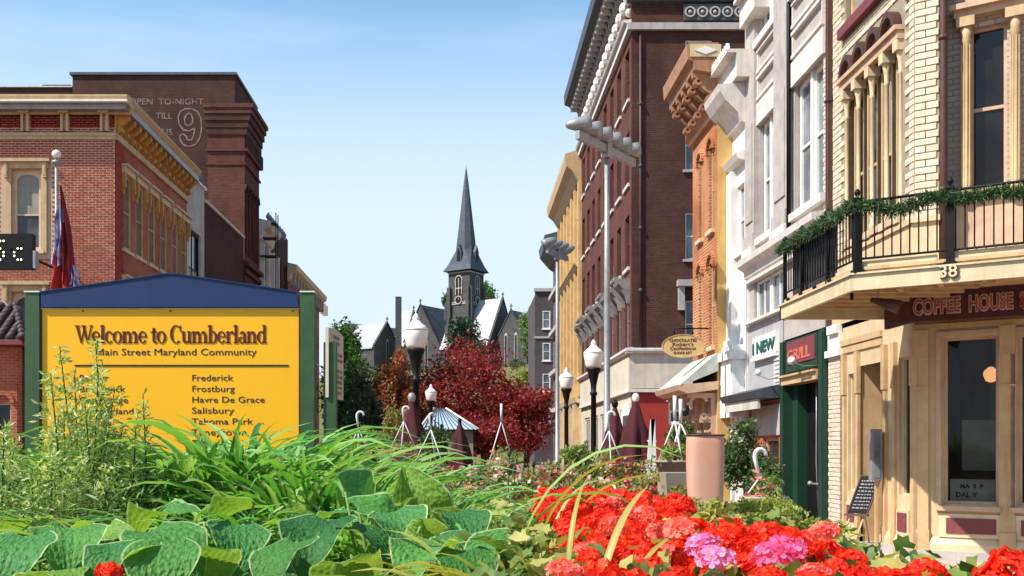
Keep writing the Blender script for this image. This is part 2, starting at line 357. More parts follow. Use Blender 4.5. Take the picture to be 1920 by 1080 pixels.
def text(parent, name, s, fr, u, v, n, h, mat, ext=.004, align='LEFT', sx=1, bold=0, label=None):
    c = bpy.data.curves.new('t', 'FONT'); c.body = s; c.size = h; c.extrude = ext; c.offset = bold; c.align_x = align; c.resolution_u = 3
    o = bpy.data.objects.new('t', c); COL.objects.link(o); dg = bpy.context.evaluated_depsgraph_get(); dg.update()
    me = bpy.data.meshes.new_from_object(o.evaluated_get(dg)); bpy.data.objects.remove(o)
    mm = [fr.p(u+x.co.x*sx, v+x.co.y, n+x.co.z) - wl(parent) for x in me.vertices]
    for x, q in zip(me.vertices, mm): x.co = q
    me.materials.clear(); me.materials.append(mat); return tagd(ob(name, me, None, parent), label)
# ================================================================ SETTING: ground
m_pave = brickmat('plaza_pavers', (.30,.17,.12), (.24,.13,.095), (.2,.15,.12), .2, .1, .006, .3)
m_slab = M('pale_paving', (.52,.40,.30), .85, (.42,.32,.24), 3, .3, 30)
m_grass = M('dry_grass', (.16,.15,.05), 1, (.10,.10,.035), 1.5, .5, 8)
g = MB(); g.add([(-900,-60,0),(900,-60,0),(900,2500,0),(-900,2500,0)], [(0,1,2,3)]); struct('ground', g, m_grass)
g = MB(); g.add([(-30,-20,.006),(30,-20,.006),(30,110,.006),(-30,110,.006)], [(0,1,2,3)]); struct('pavement', g, m_pave)
g = MB().box(3.2, 11, 4, 20, -.2, .02); sw_ = struct('sidewalk', g, m_soil)
slab = MB().box(-.443,.443,-.293,.293,0,.045).mesh(); slab.materials.append(m_slab)
for i in range(8):
    for j in range(18):
        o = ob('paving_slab', slab, None, sw_, (3.65+i*.9, 7.0+j*.6, .02+random.uniform(-.002,.002)))
# hill
n = 44; V = []; F = []
for i in range(n+1):
    for j in range(n+1):
        x = -140+280*i/n; y = 104+170*j/n; t = min(1, max(0, (y-104)/70)); t = t*t*(3-2*t)
        z = (15.2+1.5*math.sin(x*.04))*t+.5*math.sin(x*.21+y*.1)*t-.05; V.append((x, y, z))
for i in range(n):
    for j in range(n): a = i*(n+1)+j; F.append((a, a+n+1, a+n+2, a+1))
h_ = MB(); h_.add(V, F, True); struct('hill', h_, m_grass)

# ================================================================ COFFEE HOUSE
XF = 6.6
YC = Ysx(1715, XF); SY = Fr((XF, YC, 0), (0, 1), (-1, 0)); TD = Vector((.833, -.553)).normalized(); TN = Vector((TD.y, -TD.x))
T = Fr((XF, YC, 0), TD, TN)
def TU(px, n=0):
    k = (px-CX)/FP; o = T.p(0, 0, n); return (k*o.y-o.x)/(T.u.x-k*T.u.y)
def TZ(px, py, n=0): return Zat(py, T.p(TU(px, n), 0, n).y)
def SU(px, X=XF): return Ysx(px, X)-YC
Lend = SU(1563)
ch = root('coffee_house', (XF+2, YC+1, 0), 'cream and ochre corner shop with arched upper windows and a dark maroon shop sign', 'building')
# body behind, with an open room on the ground floor
b = MB(); b.prism(Fr((0,0,0),(1,0),(0,1)), [(0,0)]*0 or [(0,0),(0,0.001),(0.001,0)], 0, .001)
b = MB()
pA = Vector((XF+.32, YC+.1)); 
def poly(z0, z1, inset=.34):
    c0 = Vector((XF+inset, YC+inset*.55)); c1 = Vector((XF+inset, YC+Lend)); c2 = Vector((13.5, YC+Lend)); q = T.p(5.5, 0, -inset); c3 = Vector((q.x, q.y)); q = Vector((13.5, q.y))
    P = [c0, c3, q, c2, c1]; k = len(P)
    return [(p.x, p.y, z0) for p in P]+[(p.x, p.y, z1) for p in P], [tuple(range(k)), tuple(range(2*k-1, k-1, -1))]+[(i, (i+1) % k, k+(i+1) % k, k+i) for i in range(k)]
b.add(*poly(3.9, 12.6, .8)); part('core', b, m_black, ch)
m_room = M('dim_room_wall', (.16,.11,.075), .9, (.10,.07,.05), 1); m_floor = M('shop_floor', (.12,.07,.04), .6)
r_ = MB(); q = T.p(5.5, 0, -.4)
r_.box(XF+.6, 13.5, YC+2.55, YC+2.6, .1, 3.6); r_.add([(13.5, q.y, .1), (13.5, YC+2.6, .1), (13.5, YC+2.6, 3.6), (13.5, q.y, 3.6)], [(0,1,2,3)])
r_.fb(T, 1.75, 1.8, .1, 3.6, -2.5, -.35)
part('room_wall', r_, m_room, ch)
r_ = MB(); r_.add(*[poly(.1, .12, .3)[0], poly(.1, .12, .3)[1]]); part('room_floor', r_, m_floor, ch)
# --- upper wall, street face
Z0 = 3.85
uw0, uw1 = SU(1692), SU(1586); zt, zb = 7.85, 5.2
hs = [(uw0, zb, uw1, zt), (uw0+.1, 8.95, uw1, 12)]
wall(ch, 'street_wall', SY, 0, Lend+.25, Z0, 12.6, hs, m_creammortar, .3)
bricks(ch, SY, 0, Lend, 5.05, 12.5, [(uw0-.02, zb-.3, uw1+.02, 8.5), (uw0+.08, 8.75, uw1, 12.5)], m_creampiece, .3, .105, .014, .016, limit=150, near=Vector((0,0,3)))
part('wall_base_panel', MB().fb(SY, -.0, Lend, Z0, 5.0, 0, .03).fb(SY, -.03, Lend, 4.98, 5.06, 0, .07), m_tan, ch)
nb = 4; bwid = (uw1-uw0)/nb
part('lintel_beam', MB().fb(SY, uw0-.05, uw1+.05, zt, zt+.13, -.1, .10).fb(SY, uw0-.07, uw1+.07, zt+.13, zt+.2, -.1, .15), m_peach, ch)
for i in range(nb):
    uc = uw0+bwid*(i+.5)
    window(ch, SY, uc, zb, bwid-.12, zt-zb-.12, -.16, m_trim, m_glass, .055, (.45,), sill=m_peach, sw=.02)
    a = MB().ring(SY, uc, zt+.2, bwid*.5, bwid*.36, 0, math.pi, 0, .14, 14, 1.15); part('arch_hood', a, m_maroon_dark if False else m_pipe, ch)
    a = MB(); a.prism(SY, [(uc+bwid*.36*math.cos(math.pi*j/14), zt+.2+1.15*bwid*.36*math.sin(math.pi*j/14)) for j in range(15)], 0, .04)
    pn = part('tympanum', a, m_peach, ch)
    orn = MB().ring(SY, uc, zt+.26, bwid*.24, bwid*.19, 0, math.pi, .04, .06, 10).ring(SY, uc, zt+.31, bwid*.1, bwid*.05, 0, 2*math.pi, .04, .065, 10)
    part('scroll_ornament', orn, m_pipe, pn)
for i in range(nb+1):
    uc = uw0+bwid*i; uc = min(max(uc, uw0+.05), uw1-.05)
    c = MB(); P0 = SY.p(uc, zb, .0)
    c.lathe([(.055,0),(.055,.1),(.036,.13),(.034,zt-zb-.5),(.05,zt-zb-.48),(.034,zt-zb-.44),(.045,zt-zb-.3),(.065,zt-zb-.2),(.07,zt-zb-.14)], P0, 12)
    c.fb(SY, uc-.08, uc+.08, zt-.16, zt, -.1, .1); c.fb(SY, uc-.09, uc+.09, zb-.12, zb, -.1, .1)
    part('colonnette', c, m_cream, ch)
part('sill_band', MB().fb(SY, uw0-.1, uw1+.1, 8.78, 8.95, -.05, .12), m_maroon, ch)
for i in range(3):
    window(ch, SY, uw0+.1+(uw1-uw0-.1)*(i+.5)/3, 8.95, (uw1-uw0-.1)/3-.06, 2.6, -.12, m_trim, m_glass, .07, (.5,))
part('console', MB().fb(SY, uw0-.3, uw0-.15, 8.5, 8.72, 0, .09).fb(SY, uw0-.28, uw0-.17, 8.35, 8.5, 0, .06), m_cream, ch)
# --- upper wall, pier on the angled face
u1 = TU(1761)
wall(ch, 'corner_pier', T, 0, u1, Z0, 12.6, [], m_creammortar, .3)
bricks(ch, T, .0, u1, 5.05, 12.5, [], m_creampiece, .3, .105, .016, .02, limit=140, near=Vector((0,0,3)))
part('pier_base_panel', MB().fb(T, -.03, u1, Z0, 4.98, 0, .03).fb(T, -.05, u1+.02, 4.98, 5.06, 0, .08), m_tan, ch)
dp = MB(); dp.tube([T.p(u1+.05, z, -.02) for z in (Z0, 6, 9, 12.6)], .055, 10)
for z in (5.4, 7.6, 9.8): dp.tube([T.p(u1+.05, z, -.02), T.p(u1+.05, z+.06, -.02)], .07, 10)
part('downpipe', dp, m_pipe, ch)
dp = MB(); dp.fb(SY, Lend+.0, Lend+.13, Z0, 12.6, 0, .1)
for z in (5.9, 7.9, 9.9): dp.fb(SY, Lend-.02, Lend+.15, z, z+.05, 0, .12)
part('downpipe', dp, m_pipe, ch)
bricks(ch, SY, Lend+.14, Lend+.5, 5.4, 12.5, [], m_pinkpiece, .22, .085, .012, .012, limit=40, near=Vector((0,0,3)))
# recessed window wall of the angled face
RC = -.42; wu0, wu1 = TU(1818, RC-.05), TU(1889, RC-.05); wz0, wz1 = 5.45, TZ(1850, 47, RC)
wall(ch, 'window_wall', T, u1, 5.4, Z0, 12.6, [(wu0, wz0, wu1, wz1), (wu1+.22, wz0, wu1+.22+wu1-wu0, wz1)], m_greybrick, .3, RC)
part('wall_base_panel', MB().fb(T, u1+.1, 5.4, Z0, 5.3, RC, RC+.05).fb(T, u1+.1, 5.4, 5.3, 5.42, RC, RC+.13), m_peach, ch)
window(ch, T, (wu0+wu1)/2, wz0, wu1-wu0, wz1-wz0, RC-.12, m_peach, m_glass, .05, (.5,))
window(ch, T, (wu0+wu1)/2+.22+wu1-wu0, wz0, wu1-wu0, wz1-wz0, RC-.12, m_peach, m_glass, .05, (.5,))
for uu in (TU(1811, RC+.12), (wu1+wu1+.22)/2):
    c = MB(); P0 = T.p(uu, wz0-.15, RC+.09)
    c.lathe([(.09,0),(.09,.15),(.068,.18),(.06,1.4),(.058,wz1-wz0-.1),(.075,wz1-wz0-.06),(.062,wz1-wz0),(.1,wz1-wz0+.14)], P0, 14); c.fb(T, uu-.12, uu+.12, wz1-.02, wz1+.12, RC, RC+.2)
    for k in range(6): a = math.pi*(k/5); c.tube([P0+T.u*(.065*math.cos(a))+T.n*(.065*math.sin(a))+Vector((0,0,z)) for z in (.2, wz1-wz0-.12)], .01, 5)
    part('column', c, m_trim, ch)
ls = TU(1795, RC+.2)
part('window_cornice', MB().fb(T, ls-.05, 5.4, wz1+.12, wz1+.22, RC, RC+.18).fb(T, ls-.1, 5.4, wz1+.22, wz1+.3, RC, RC+.26).fb(T, wu0-.02, wu0+.3, wz1+.3, wz1+.36, RC, RC+.24).fb(T, ls-.12, 5.4, wz1+.5, wz1+.62, RC, RC+.1), m_peach, ch)
# --- ground floor, angled face
zW0, zW1 = TZ(1770, 945), TZ(1770, 633)
e = [TU(1720), TU(1746), TU(1769), TU(1873), TU(1876), TU(1899), TU(1909)]
wd = e[3]-e[2]; ops = [(e[2], zW0, e[3], zW1), (e[6], zW0, e[6]+wd, zW1)]
wall(ch, 'shopfront', T, 0, 5.4, .14, Z0-.08, ops, m_tan, .18)
part('plinth', MB().fb(T, -.07, 5.4, -.05, .2, -.1, .09).fb(SY, 0, SU(1658), -.05, .2, -.1, .09), m_stone, ch)
part('base_moulding', MB().profile(T, [(-.05,.2),(.06,.2),(.06,.3),(.03,.36),(0,.4),(-.05,.4)], .12, 5.4), m_cream, ch)
m_curtain = M('pale_poster', (.30,.27,.25), .9, (.24,.22,.2), 5); m_paper = M('window_poster', (.36,.34,.33), .8, (.3,.28,.27), 7)
for i, (a, zb0, b_, zt0) in enumerate(ops):
    wo = window(ch, T, (a+b_)/2, zb0, b_-a, zt0-zb0, -.1, m_peach, m_clear, .045, ())
    part('window_casing', MB().fb(T, a-.09, a-.02, zb0-.02, zt0+.06, 0, .05).fb(T, b_+.0, b_+.02, zb0-.02, zt0+.06, 0, .05).fb(T, a-.09, b_+.02, zt0+.02, zt0+.08, 0, .06).fb(T, a-.1, b_+.03, zb0-.09, zb0-.02, 0, .09), m_peach, ch)
    part('window_poster', MB().fb(T, a+.07, b_-.05, zb0+.03, zb0+.36, -.14, -.135), m_paper, ch)
    tf = T
    text(ch, 'poster_text', 'WALK-INS' if False else 'MAIN ST', tf, a+.18, zb0+.22, -.133, .085, m_ink, .001) if False else None
    pm = MB().fb(T, a-.03, b_+.04, .42, .72, 0, .02); fp = part('panel_frame', MB().fb(T, a-.06, b_+.06, .40, .74, 0, .035), m_cream, ch)
    part('panel', MB().fb(T, a+.04, b_-.03, .46, .68, .035, .05), m_maroon, fp)
text(ch, 'poster_text', 'MARKET', T, ops[0][0]+.2, ops[0][1]+.22, -.132, .085, m_ink, .001, bold=.002) if False else None
for k, (s_, uo, vo, hh) in enumerate((('MAIN  S  ', .17, .22, .075), ('DAILY GRIND', .12, .1, .085))):
    # only the letters that can be read on the poster
    pass
text(ch, 'poster_text', 'MA  S  P', T, ops[0][0]+.2, ops[0][1]+.23, -.132, .085, m_ink, .001, bold=.003)
text(ch, 'poster_text', 'DAL Y  ', T, ops[0][0]+.14, ops[0][1]+.10, -.132, .1, m_ink, .001, bold=.003)
for u in (e[0]-.03, e[4]):
    p = MB().fb(T, u, u+e[1]-e[0], .2, zW1+.12, 0, .05).fb(T, u-.012, u+e[1]-e[0]+.012, .2, .5, 0, .065).fb(T, u-.01, u+e[1]-e[0]+.01, 2.55, 2.58, 0, .07).fb(T, u-.005, u+e[1]-e[0]+.005, 3.0, zW1+.12, 0, .09)
    part('pilaster', p, m_trim, ch)
part('fascia_board', MB().fb(T, -.02, 5.4, zW1+.12, zW1+.2, 0, .07), m_trim, ch)
# room behind: hanging lamp, posters
m_lamp = newmat('lit_globe')[0]; pb = m_lamp.node_tree.nodes['Principled BSDF']; pb.inputs['Base Color'].default_value = (.9,.5,.25,1); pb.inputs['Emission Color'].default_value = (1,.45,.18,1); pb.inputs['Emission Strength'].default_value = .9
hl = T.p(TU(1858,-.9), TZ(1858, 703, -.9), -.9)
lamp = root('pendant_lamp', hl, 'glowing orange pendant globe lamp hanging inside the shop window', 'lamp')
part('globe', MB().lathe([(.02,-.11),(.07,-.09),(.105,0),(.095,.06),(.05,.1),(.03,.12)], hl, 14), m_lamp, lamp)
part('cord', MB().tube([hl+Vector((0,0,.12)), hl+Vector((0,0,3.6-hl.z))], .008, 6), m_black, lamp)
part('notice_board', MB().fb(T, .55, 1.12, 1.35, 2.1, -.62, -.6), m_curtain, ch)
part('inner_door', MB().fb(T, .75, 1.05, 2.15, 2.9, -2.3, -2.25), m_curtain, ch)
# --- ground floor, street face: panel+window, recessed door, window, white brick pier
X = lambda px: SU(px)
gs = [(0,), ]
a0, a1 = X(1712), X(1660)
w1 = (X(1706), .97, X(1685), 3.05); w2 = (X(1607), .95, X(1590), 2.95)
d0, d1 = X(1656), X(1612)
wall(ch, 'shopfront', SY, 0, d0, .14, Z0-.08, [w1], m_tan, .2)
wall(ch, 'shopfront', SY, d1, X(1580), .14, Z0-.08, [w2], m_tan, .2)
wall(ch, 'transom', SY, d0, d1, 3.05, Z0-.08, [], m_tan, .2)
part('clapboard_soffit_panel', MB().fb(SY, X(1655), X(1580), 3.32, 3.42, 0, .03).fb(SY, X(1655), X(1580), 3.45, 3.55, 0, .045), m_trim, ch)
for (a, zb0, b_, zt0) in (w1, w2):
    window(ch, SY, (a+b_)/2, zb0, b_-a, zt0-zb0, -.1, m_cream, m_clear, .03, ())
    fpn = part('panel_frame', MB().fb(SY, a-.02, b_+.02, .38, .76, 0, .03), m_cream, ch)
    part('panel', MB().fb(SY, a+.04, b_-.04, .43, .71, .03, .045), m_maroon, fpn)
for px in (1716, 1680, 1662, 1611, 1586):
    u = X(px); part('pilaster', MB().fb(SY, u-.05, u+.05, .2, 3.1, 0, .05).fb(SY, u-.06, u+.06, 2.6, 3.3, 0, .07).fb(SY, u-.065, u+.065, .2, .45, 0, .065), m_trim, ch)
part('base_moulding', MB().profile(SY, [(-.05,.2),(.06,.2),(.06,.3),(.03,.36),(0,.4),(-.05,.4)], 0, d0), m_cream, ch)
part('base_moulding', MB().profile(SY, [(-.05,.02),(.06,.02),(.06,.3),(.03,.36),(0,.4),(-.05,.4)], d1, X(1580)), m_cream, ch)
part('door_recess', MB().fb(SY, d0, d1, 0, 3.1, -1.0, -.95).fb(SY, d0-.04, d0, 0, 3.1, -1, 0).fb(SY, d1, d1+.04, 0, 3.1, -1, 0), m_trim, ch)
part('door', MB().fb(SY, d0+.05, d1-.05, .05, 2.3, -.95, -.9), m_peach, ch)
part('doorstep', MB().fb(SY, d0-.05, d1+.05, 0, .12, -.9, .15), m_stone, ch)
pz = wall(ch, 'white_pier', SY, X(1578), X(1556), 0, 3.35, [], m_creammortar, .3, .02)
bricks(ch, SY, X(1578), X(1556), .05, 3.3, [], m_pinkpiece, .22, .08, .01, .012, n=.02, limit=60)
part('pier_cap', MB().fb(SY, X(1582), X(1556), 3.3, 3.42, 0, .1).fb(SY, X(1580), X(1558), 3.42, 3.7, 0, .06).fb(SY, X(1579), X(1562), 3.7, 3.85, 0, .12), m_white, ch)
# stand at the doorway
# --- sign
sA = SU(1658, 6.3); SG = Fr((6.3, YC, 0), (0, 1), (-1, 0))
NS = .85; c0u = TU(1708, NS); sgX = T.p(c0u, 0, NS).x; SG = Fr((sgX, YC, 0), (0, 1), (-1, 0)); sA = SU(1658, sgX)
sg = root('shop_sign', T.p(1.2, 3.5, .3), 'dark maroon fascia sign reading COFFEE HOUSE under the balcony', 'sign')
zs0, zs1 = TZ(1708, 604, NS), TZ(1708, 550, NS)
m_signred = M('sign_maroon', (.075,.012,.016), .6, (.06,.01,.013), 6)
part('board', MB().fb(T, c0u, 5.2, zs0, zs1, NS-.06, NS), m_signred, sg)
yj = T.p(c0u, 0, NS).y-YC
part('return_board', MB().fb(SG, yj+.0, sA, zs0, zs1, -.06, 0), m_signred, sg)
part('bracket', MB().fb(T, .8, .86, zs0+.1, zs1-.1, 0, NS-.06).fb(T, 2.4, 2.46, zs0+.1, zs1-.1, 0, NS-.06), m_pipe, sg)
m_lett = M('sign_letter_grey', (.50,.42,.36), .6); m_lettr = M('sign_letter_red', (.42,.06,.04), .6)
ub, ue = TU(1712, NS), TU(1801, NS); hL = .29
def bold_word(s, ua, ub_, v, fr_, n):
    c = bpy.data.curves.new('t', 'FONT'); c.body = s; c.size = hL; c.offset = .012; o = bpy.data.objects.new('t', c); COL.objects.link(o); dg = bpy.context.evaluated_depsgraph_get(); dg.update(); wv = max(x[0] for x in o.bound_box); bpy.data.objects.remove(o)
    sx = (ub_-ua)/wv
    text(sg, 'lettering', s, fr_, ua, v, n+.006, hL, m_lett, .005, sx=sx, bold=.02); text(sg, 'lettering', s, fr_, ua, v, n+.014, hL, m_lettr, .005, sx=sx, bold=.002)
vv = (zs0+zs1)/2-.10
bold_word('COFFEE', ub, ue, vv, T, NS); bold_word('HOUSE', TU(1816, NS), TU(1900, NS), vv, T, NS); bold_word('&', TU(1911, NS), TU(1926, NS), vv, T, NS)
ml = MB()
for k in range(9): 
    u = yj+.06+k*(sA-yj-.1)/9; ml.fb(SG, u, u+.025, vv, vv+.2, 0, .006); ml.fb(SG, u, u+.05, vv+(.17 if k%2 else .08), vv+(.2 if k%2 else .11), 0, .006)
part('worn_lettering', ml, m_maroon, sg)

# ================================================================ BALCONY (part of the house)
BX = 4.7; BY0 = Ysx(1597, BX); BY1 = Ysx(1462, BX)
BE = Fr((BX, BY0, 0), (0, 1), (-1, 0)); BT = Fr((BX, BY0, 0), (TD.x, TD.y), (TN.x, TN.y)); LB = BY1-BY0; LT = 3.4
zf0, zf1 = Zat(545, BY0), Zat(516, BY0)
m_bal = M('cream_fascia_boards', (.62,.5,.32), .65, (.54,.42,.25), 4, .2, 30)
q = BT.p(LT, 0); dk = MB()
pts = [(BX,BY0),(BX,BY1),(XF,BY1),(XF,YC),(T.p(5.4,0).x,T.p(5.4,0).y),(q.x,q.y)]
k = len(pts)
def slab_(z0, z1, P, mb): kk = len(P); return mb.add([(x,y,z0) for x,y in P]+[(x,y,z1) for x,y in P], [tuple(range(kk)), tuple(range(2*kk-1,kk-1,-1))]+[(i,(i+1)%kk,kk+(i+1)%kk,kk+i) for i in range(kk)])
bl = root('balcony', (BX, BY0, zf0), 'cream first floor balcony with black iron railing wrapping the shop corner', 'balcony')
slab_(zf1+.06, zf1+.1, [(BX+.05,BY0+.03),(BX+.05,BY1-.02),(XF,BY1-.02),(XF,YC),(T.p(5.4,0).x,T.p(5.4,0).y),(q.x+.03,q.y+.04)], dk); part('deck', dk, m_trim, bl)
part('fascia', MB().fb(BE, 0, LB, zf0, zf1, -.06, 0).fb(BT, -.0, LT, zf0, zf1-.001, -.06, .0).fb(Fr((BX,BY1,0),(1,0),(0,1)), 0, XF-BX, zf0, zf1, -.06, 0), m_bal, bl)
part('fascia_cap', MB().fb(BE, -.02, LB, zf1, zf1+.025, -.2, .03).fb(BT, -.02, LT, zf1, zf1+.022, -.2, .03), m_bal, bl)
jo = MB()
for i in range(7):
    y = BY0+.25+i*LB/7.2; part('joist', MB().box(BX+.07, XF-.02, y, y+.06, zf1-.05, zf1+.058), m_trim, bl)
for i in range(6):
    a = BT.p(.3+i*.5, 0, -.08); part('joist', MB().fb(BT, .3+i*.5, .36+i*.5, zf1-.05, zf1+.058, -1.5, -.07), m_trim, bl)
part('kickboard', MB().fb(BE, .12, .75, zf1+.03, zf1+.15, -.14, -.08).fb(BT, .1, .93, zf1+.03, zf1+.17, -.16, -.1).fb(BT, 1.12, 2.4, zf1+.03, zf1+.19, -.16, -.1), m_bal, bl)
zr = Zat(369, BY0)+.0
def post(fr, u, big=True):
    s = .042 if big else .024; P = fr.p(u, zf1+.02, -.07); mb = MB()
    mb.fb(fr, u-s*1.5, u+s*1.5, zf1+.02, zf1+.06, -.07-s*1.5, -.07+s*1.5); mb.fb(fr, u-s, u+s, zf1+.06, zr-.05, -.07-s, -.07+s); mb.fb(fr, u-s*1.3, u+s*1.3, zr-.05, zr-.02, -.07-s*1.3, -.07+s*1.3)
    mb.lathe([(.02,zr-.03),(.012,zr),(.035,zr+.03),(.038,zr+.055),(.02,zr+.085),(.005,zr+.1)], (P.x,P.y,0), 10)
    part('post', mb, m_black, bl)
post(BE, .0); post(BE, LB-.03, False)
for u in (LB*.36, LB*.72): post(BE, u, False)
up2 = (lambda k: (k*BY0-BX)/(TD.x-k*TD.y))((1780-CX)/FP)
post(BT, up2); post(BT, up2*2)
for fr, a, b_ in ((BE, .06, LB), (BT, .05, LT)):
    part('rail', MB().tube([fr.p(a, zr-.06, -.07), fr.p(b_, zr-.06, -.07)], .018, 8), m_black, bl)
    part('rail', MB().tube([fr.p(a, zf1+.2, -.07), fr.p(b_, zf1+.2, -.07)], .014, 6), m_black, bl)
    n_ = int((b_-a)/.098)
    bal = MB().tube([(0,0,0),(0,0,zr-zf1-.26)], .0085, 6).mesh(); bal.materials.append(m_black); Lb = wl(bl)
    for i in range(1, n_): ob('baluster', bal, None, bl, fr.p(a+(b_-a)*i/n_, zf1+.2, -.07)-Lb)
# dark screening boards on the street side
m_char = M('charcoal_boards', (.028,.026,.028), .7, (.045,.042,.045), 12, .2, 40)
for i in range(9):
    u = .95+i*(LB-1.05)/9; part('screen_board', MB().fb(BE, u+.006, u+(LB-1.05)/9-.006, zf1+.06, zr-.12, -.18, -.16), m_char, bl)
part('clamp', MB().fb(BE, .2, .24, zf0-.08, zf1+.0, -.1, -.07), m_black, bl)
for i in range(4): part('foot_knob', MB().sphere(BE.p(.75+i*.55, zf1+.06, .0), .03), m_black, bl)
# house number
nm = root('house_number', BT.p(up2, zf0+.1, .02), 'dark shadowed house number 38 on the cream balcony fascia', 'house number')
text(nm, 'numeral', '38', BT, up2-.1, zf0+.055, .018, .2, m_pipe, .012, bold=.008); text(nm, 'numeral', '38', BT, up2-.11, zf0+.062, .034, .2, m_cream, .003, bold=.002)
# spotlight under the soffit
sp = BE.p(.35, zf0-.02, -.6); spo = root('spotlight', sp, 'bronze floodlight fixed under the balcony soffit', 'floodlight')
part('head', MB().tube([sp+Vector((-.18,.12,-.02)), sp+Vector((-.1,.08,-.05)), sp+Vector((.02,0,-.1)), sp+Vector((.1,-.06,-.14))], [.03,.045,.075,.09], 12), m_pipe, spo)
part('arm', MB().tube([sp+Vector((-.1,.08,.12)), sp+Vector((-.1,.08,-.03))], .015, 8), m_cream, spo)

# ================================================================ garland
m_garl = leafmat('pine_garland', [(.02,.05,.025),(.035,.09,.03),(.08,.13,.05)], .5, .15)
def needles(path, r, nper, L, wdt=.008):
    P = []; 
    for a, b in zip(path, path[1:]):
        m = max(2, int((b-a).length*nper)); t = RNG.random((m,1)); base = np.array(a)+(np.array(b)-np.array(a))*t
        d = RNG.normal(size=(m,3)); d /= np.linalg.norm(d, axis=1, keepdims=True); c = base+d*r*RNG.random((m,1))**.5*.6
        dd = d+RNG.normal(size=(m,3))*.5; dd /= np.linalg.norm(dd, axis=1, keepdims=True); s = np.cross(dd, RNG.normal(size=(m,3))); s /= np.linalg.norm(s, axis=1, keepdims=True)
        l = L*(.5+RNG.random((m,1))); P.append(np.stack([c-s*wdt, c+s*wdt, c+dd*l+s*wdt*.4, c+dd*l-s*wdt*.4], 1))
    return np.concatenate(P)
def quadsmesh(Q, off=(0,0,0)):
    V = Q.reshape(-1, 3)-np.array(off); return npmesh(V, np.arange(len(V)).reshape(-1, 4))
gl = []
for i in range(31): t = i/30; gl.append(BE.p(LB*(1-t), zr-.10-.03*math.sin(t*math.pi*3)**2, .0))
for i in range(61): t = i/60*LT; gl.append(BT.p(t, zr-.13-.06*abs(math.sin(t*math.pi/up2*1.0))+.03*math.sin(t*9), -.01))
gr = root('garland', gl[30], 'green pine garland draped along the black balcony railing', 'garland')
ob('needles', quadsmesh(needles(gl, .1, 1500, .06), gl[30]), m_garl, gr)['kind'] = 'stuff'
part('core_wire', MB().tube(gl, .02, 6), m_garl, gr)
# ================================================================ GREEN SHOP (ground floor) and GREY STONE BUILDING above
def stone_blocks(parent, fr, u0, u1, v0, v1, mat, bw, bh, proud=.012, name='stone'):
    r = 0; v = v0
    while v < v1-.02:
        u = u0
        while u < u1-.02:
            b = min(u+bw, u1); part(name, MB().fb(fr, u+.008, b-.008, v+.008, min(v+bh, v1)-.008, -.02, proud+random.uniform(-.002,.004)), mat, parent); u = b
        v += bh
gb = root('stone_building', (XF+2, Ysx(1480,XF), 0), 'grey limestone fronted building with tall paired white sash windows', 'building')
GY0, GY1 = Ysx(1552, XF), Ysx(1406, XF); GS = FX(XF)
U = lambda px: Ysx(px, XF)
ba = (U(1548), U(1490)); bb = (U(1460), U(1424))
holes = []
for a, b in (ba, bb): holes += [(a, 6.35, b, 8.9), (a, 10.75, b, 13.0)]
holes += [(U(1470), 4.55, U(1414), 5.45)]
wall(gb, 'facade', GS, GY0, GY1, 3.9, 13.2, holes, m_stone, .3)
part('core', MB().box(XF+.3, 13, GY0, GY1, 0, 13.1), m_black, gb)
for a, b in (ba, bb):
    for z, h in ((6.35, 2.55), (10.75, 2.25)):
        for i in range(2): window(gb, GS, a+(b-a)*(i+.5)/2, z, (b-a)/2-.05, h, -.14, m_white, m_glassb, .09, (.5,), munt=0)
        part('mullion', MB().fb(GS, (a+b)/2-.06, (a+b)/2+.06, z, z+h, -.15, -.04), m_white, gb)
    part('lintel_band', MB().fb(GS, a-.05, b+.05, 8.9, 9.38, 0, .07), m_stone2, gb)
    part('sill_band', MB().fb(GS, a-.05, b+.05, 6.2, 6.35, -.1, .12), m_stone2, gb)
    for z in (9.45, 10.05): 
        part('spandrel_frame', MB().fb(GS, a, b, z, z+.07, 0, .08).fb(GS, a, b, z+.46, z+.53, 0, .08).fb(GS, a, a+.06, z+.07, z+.46, 0, .06).fb(GS, b-.06, b, z+.07, z+.46, 0, .06), m_stone2, gb)
    part('sill_band', MB().fb(GS, a-.05, b+.05, 10.62, 10.78, -.1, .14), m_white, gb)
for px0, px1 in ((1487,1460),(1424,1406)):
    a, b = U(px0), U(px1)
    part('pilaster', MB().fb(GS, a+.02, b-.02, 6.3, 13.2, 0, .12).fb(GS, a, b, 6.2, 6.5, 0, .17).fb(GS, a+.12, b-.12, 6.8, 9.0, .12, .15), m_stone, gb)
    part('pilaster_base', MB().fb(GS, a-.02, b+.02, 5.95, 6.2, 0, .2), m_stone2, gb)
part('downpipe', MB().tube([GS.p(U(1488), z, .1) for z in (5.9, 9, 13.1)], .045, 8), m_black, gb)
part('string_course', MB().profile(GS, [(0,5.55),(.1,5.6),(.12,5.75),(.28,5.85),(.3,5.98),(0,6.02)], GY0, GY1+.1), m_stone2, gb)
part('fascia_moulding', MB().fb(GS, GY0, GY1, 5.45, 5.52, 0, .12).fb(GS, GY0, GY1, 4.5, 4.56, 0, .15), m_stone2, gb)
for i in range(2): window(gb, GS, U(1470)+(U(1414)-U(1470))*(i+.5)/2, 4.56, (U(1414)-U(1470))/2-.06, .88, -.1, m_white, m_glassb, .06, (), munt=1)
m_gshop = M('grey_shop_paint', (.40,.38,.38), .7, (.34,.32,.32), 4)
wall(gb, 'shop_wall', GS, U(1470), GY1, 2.95, 4.5, [], m_gshop, .3, .02)
wall(gb, 'shopfront', GS, U(1470), GY1, 0, 2.7, [(U(1462), .7, U(1432), 1.9)], m_redbrick, .3, .02)
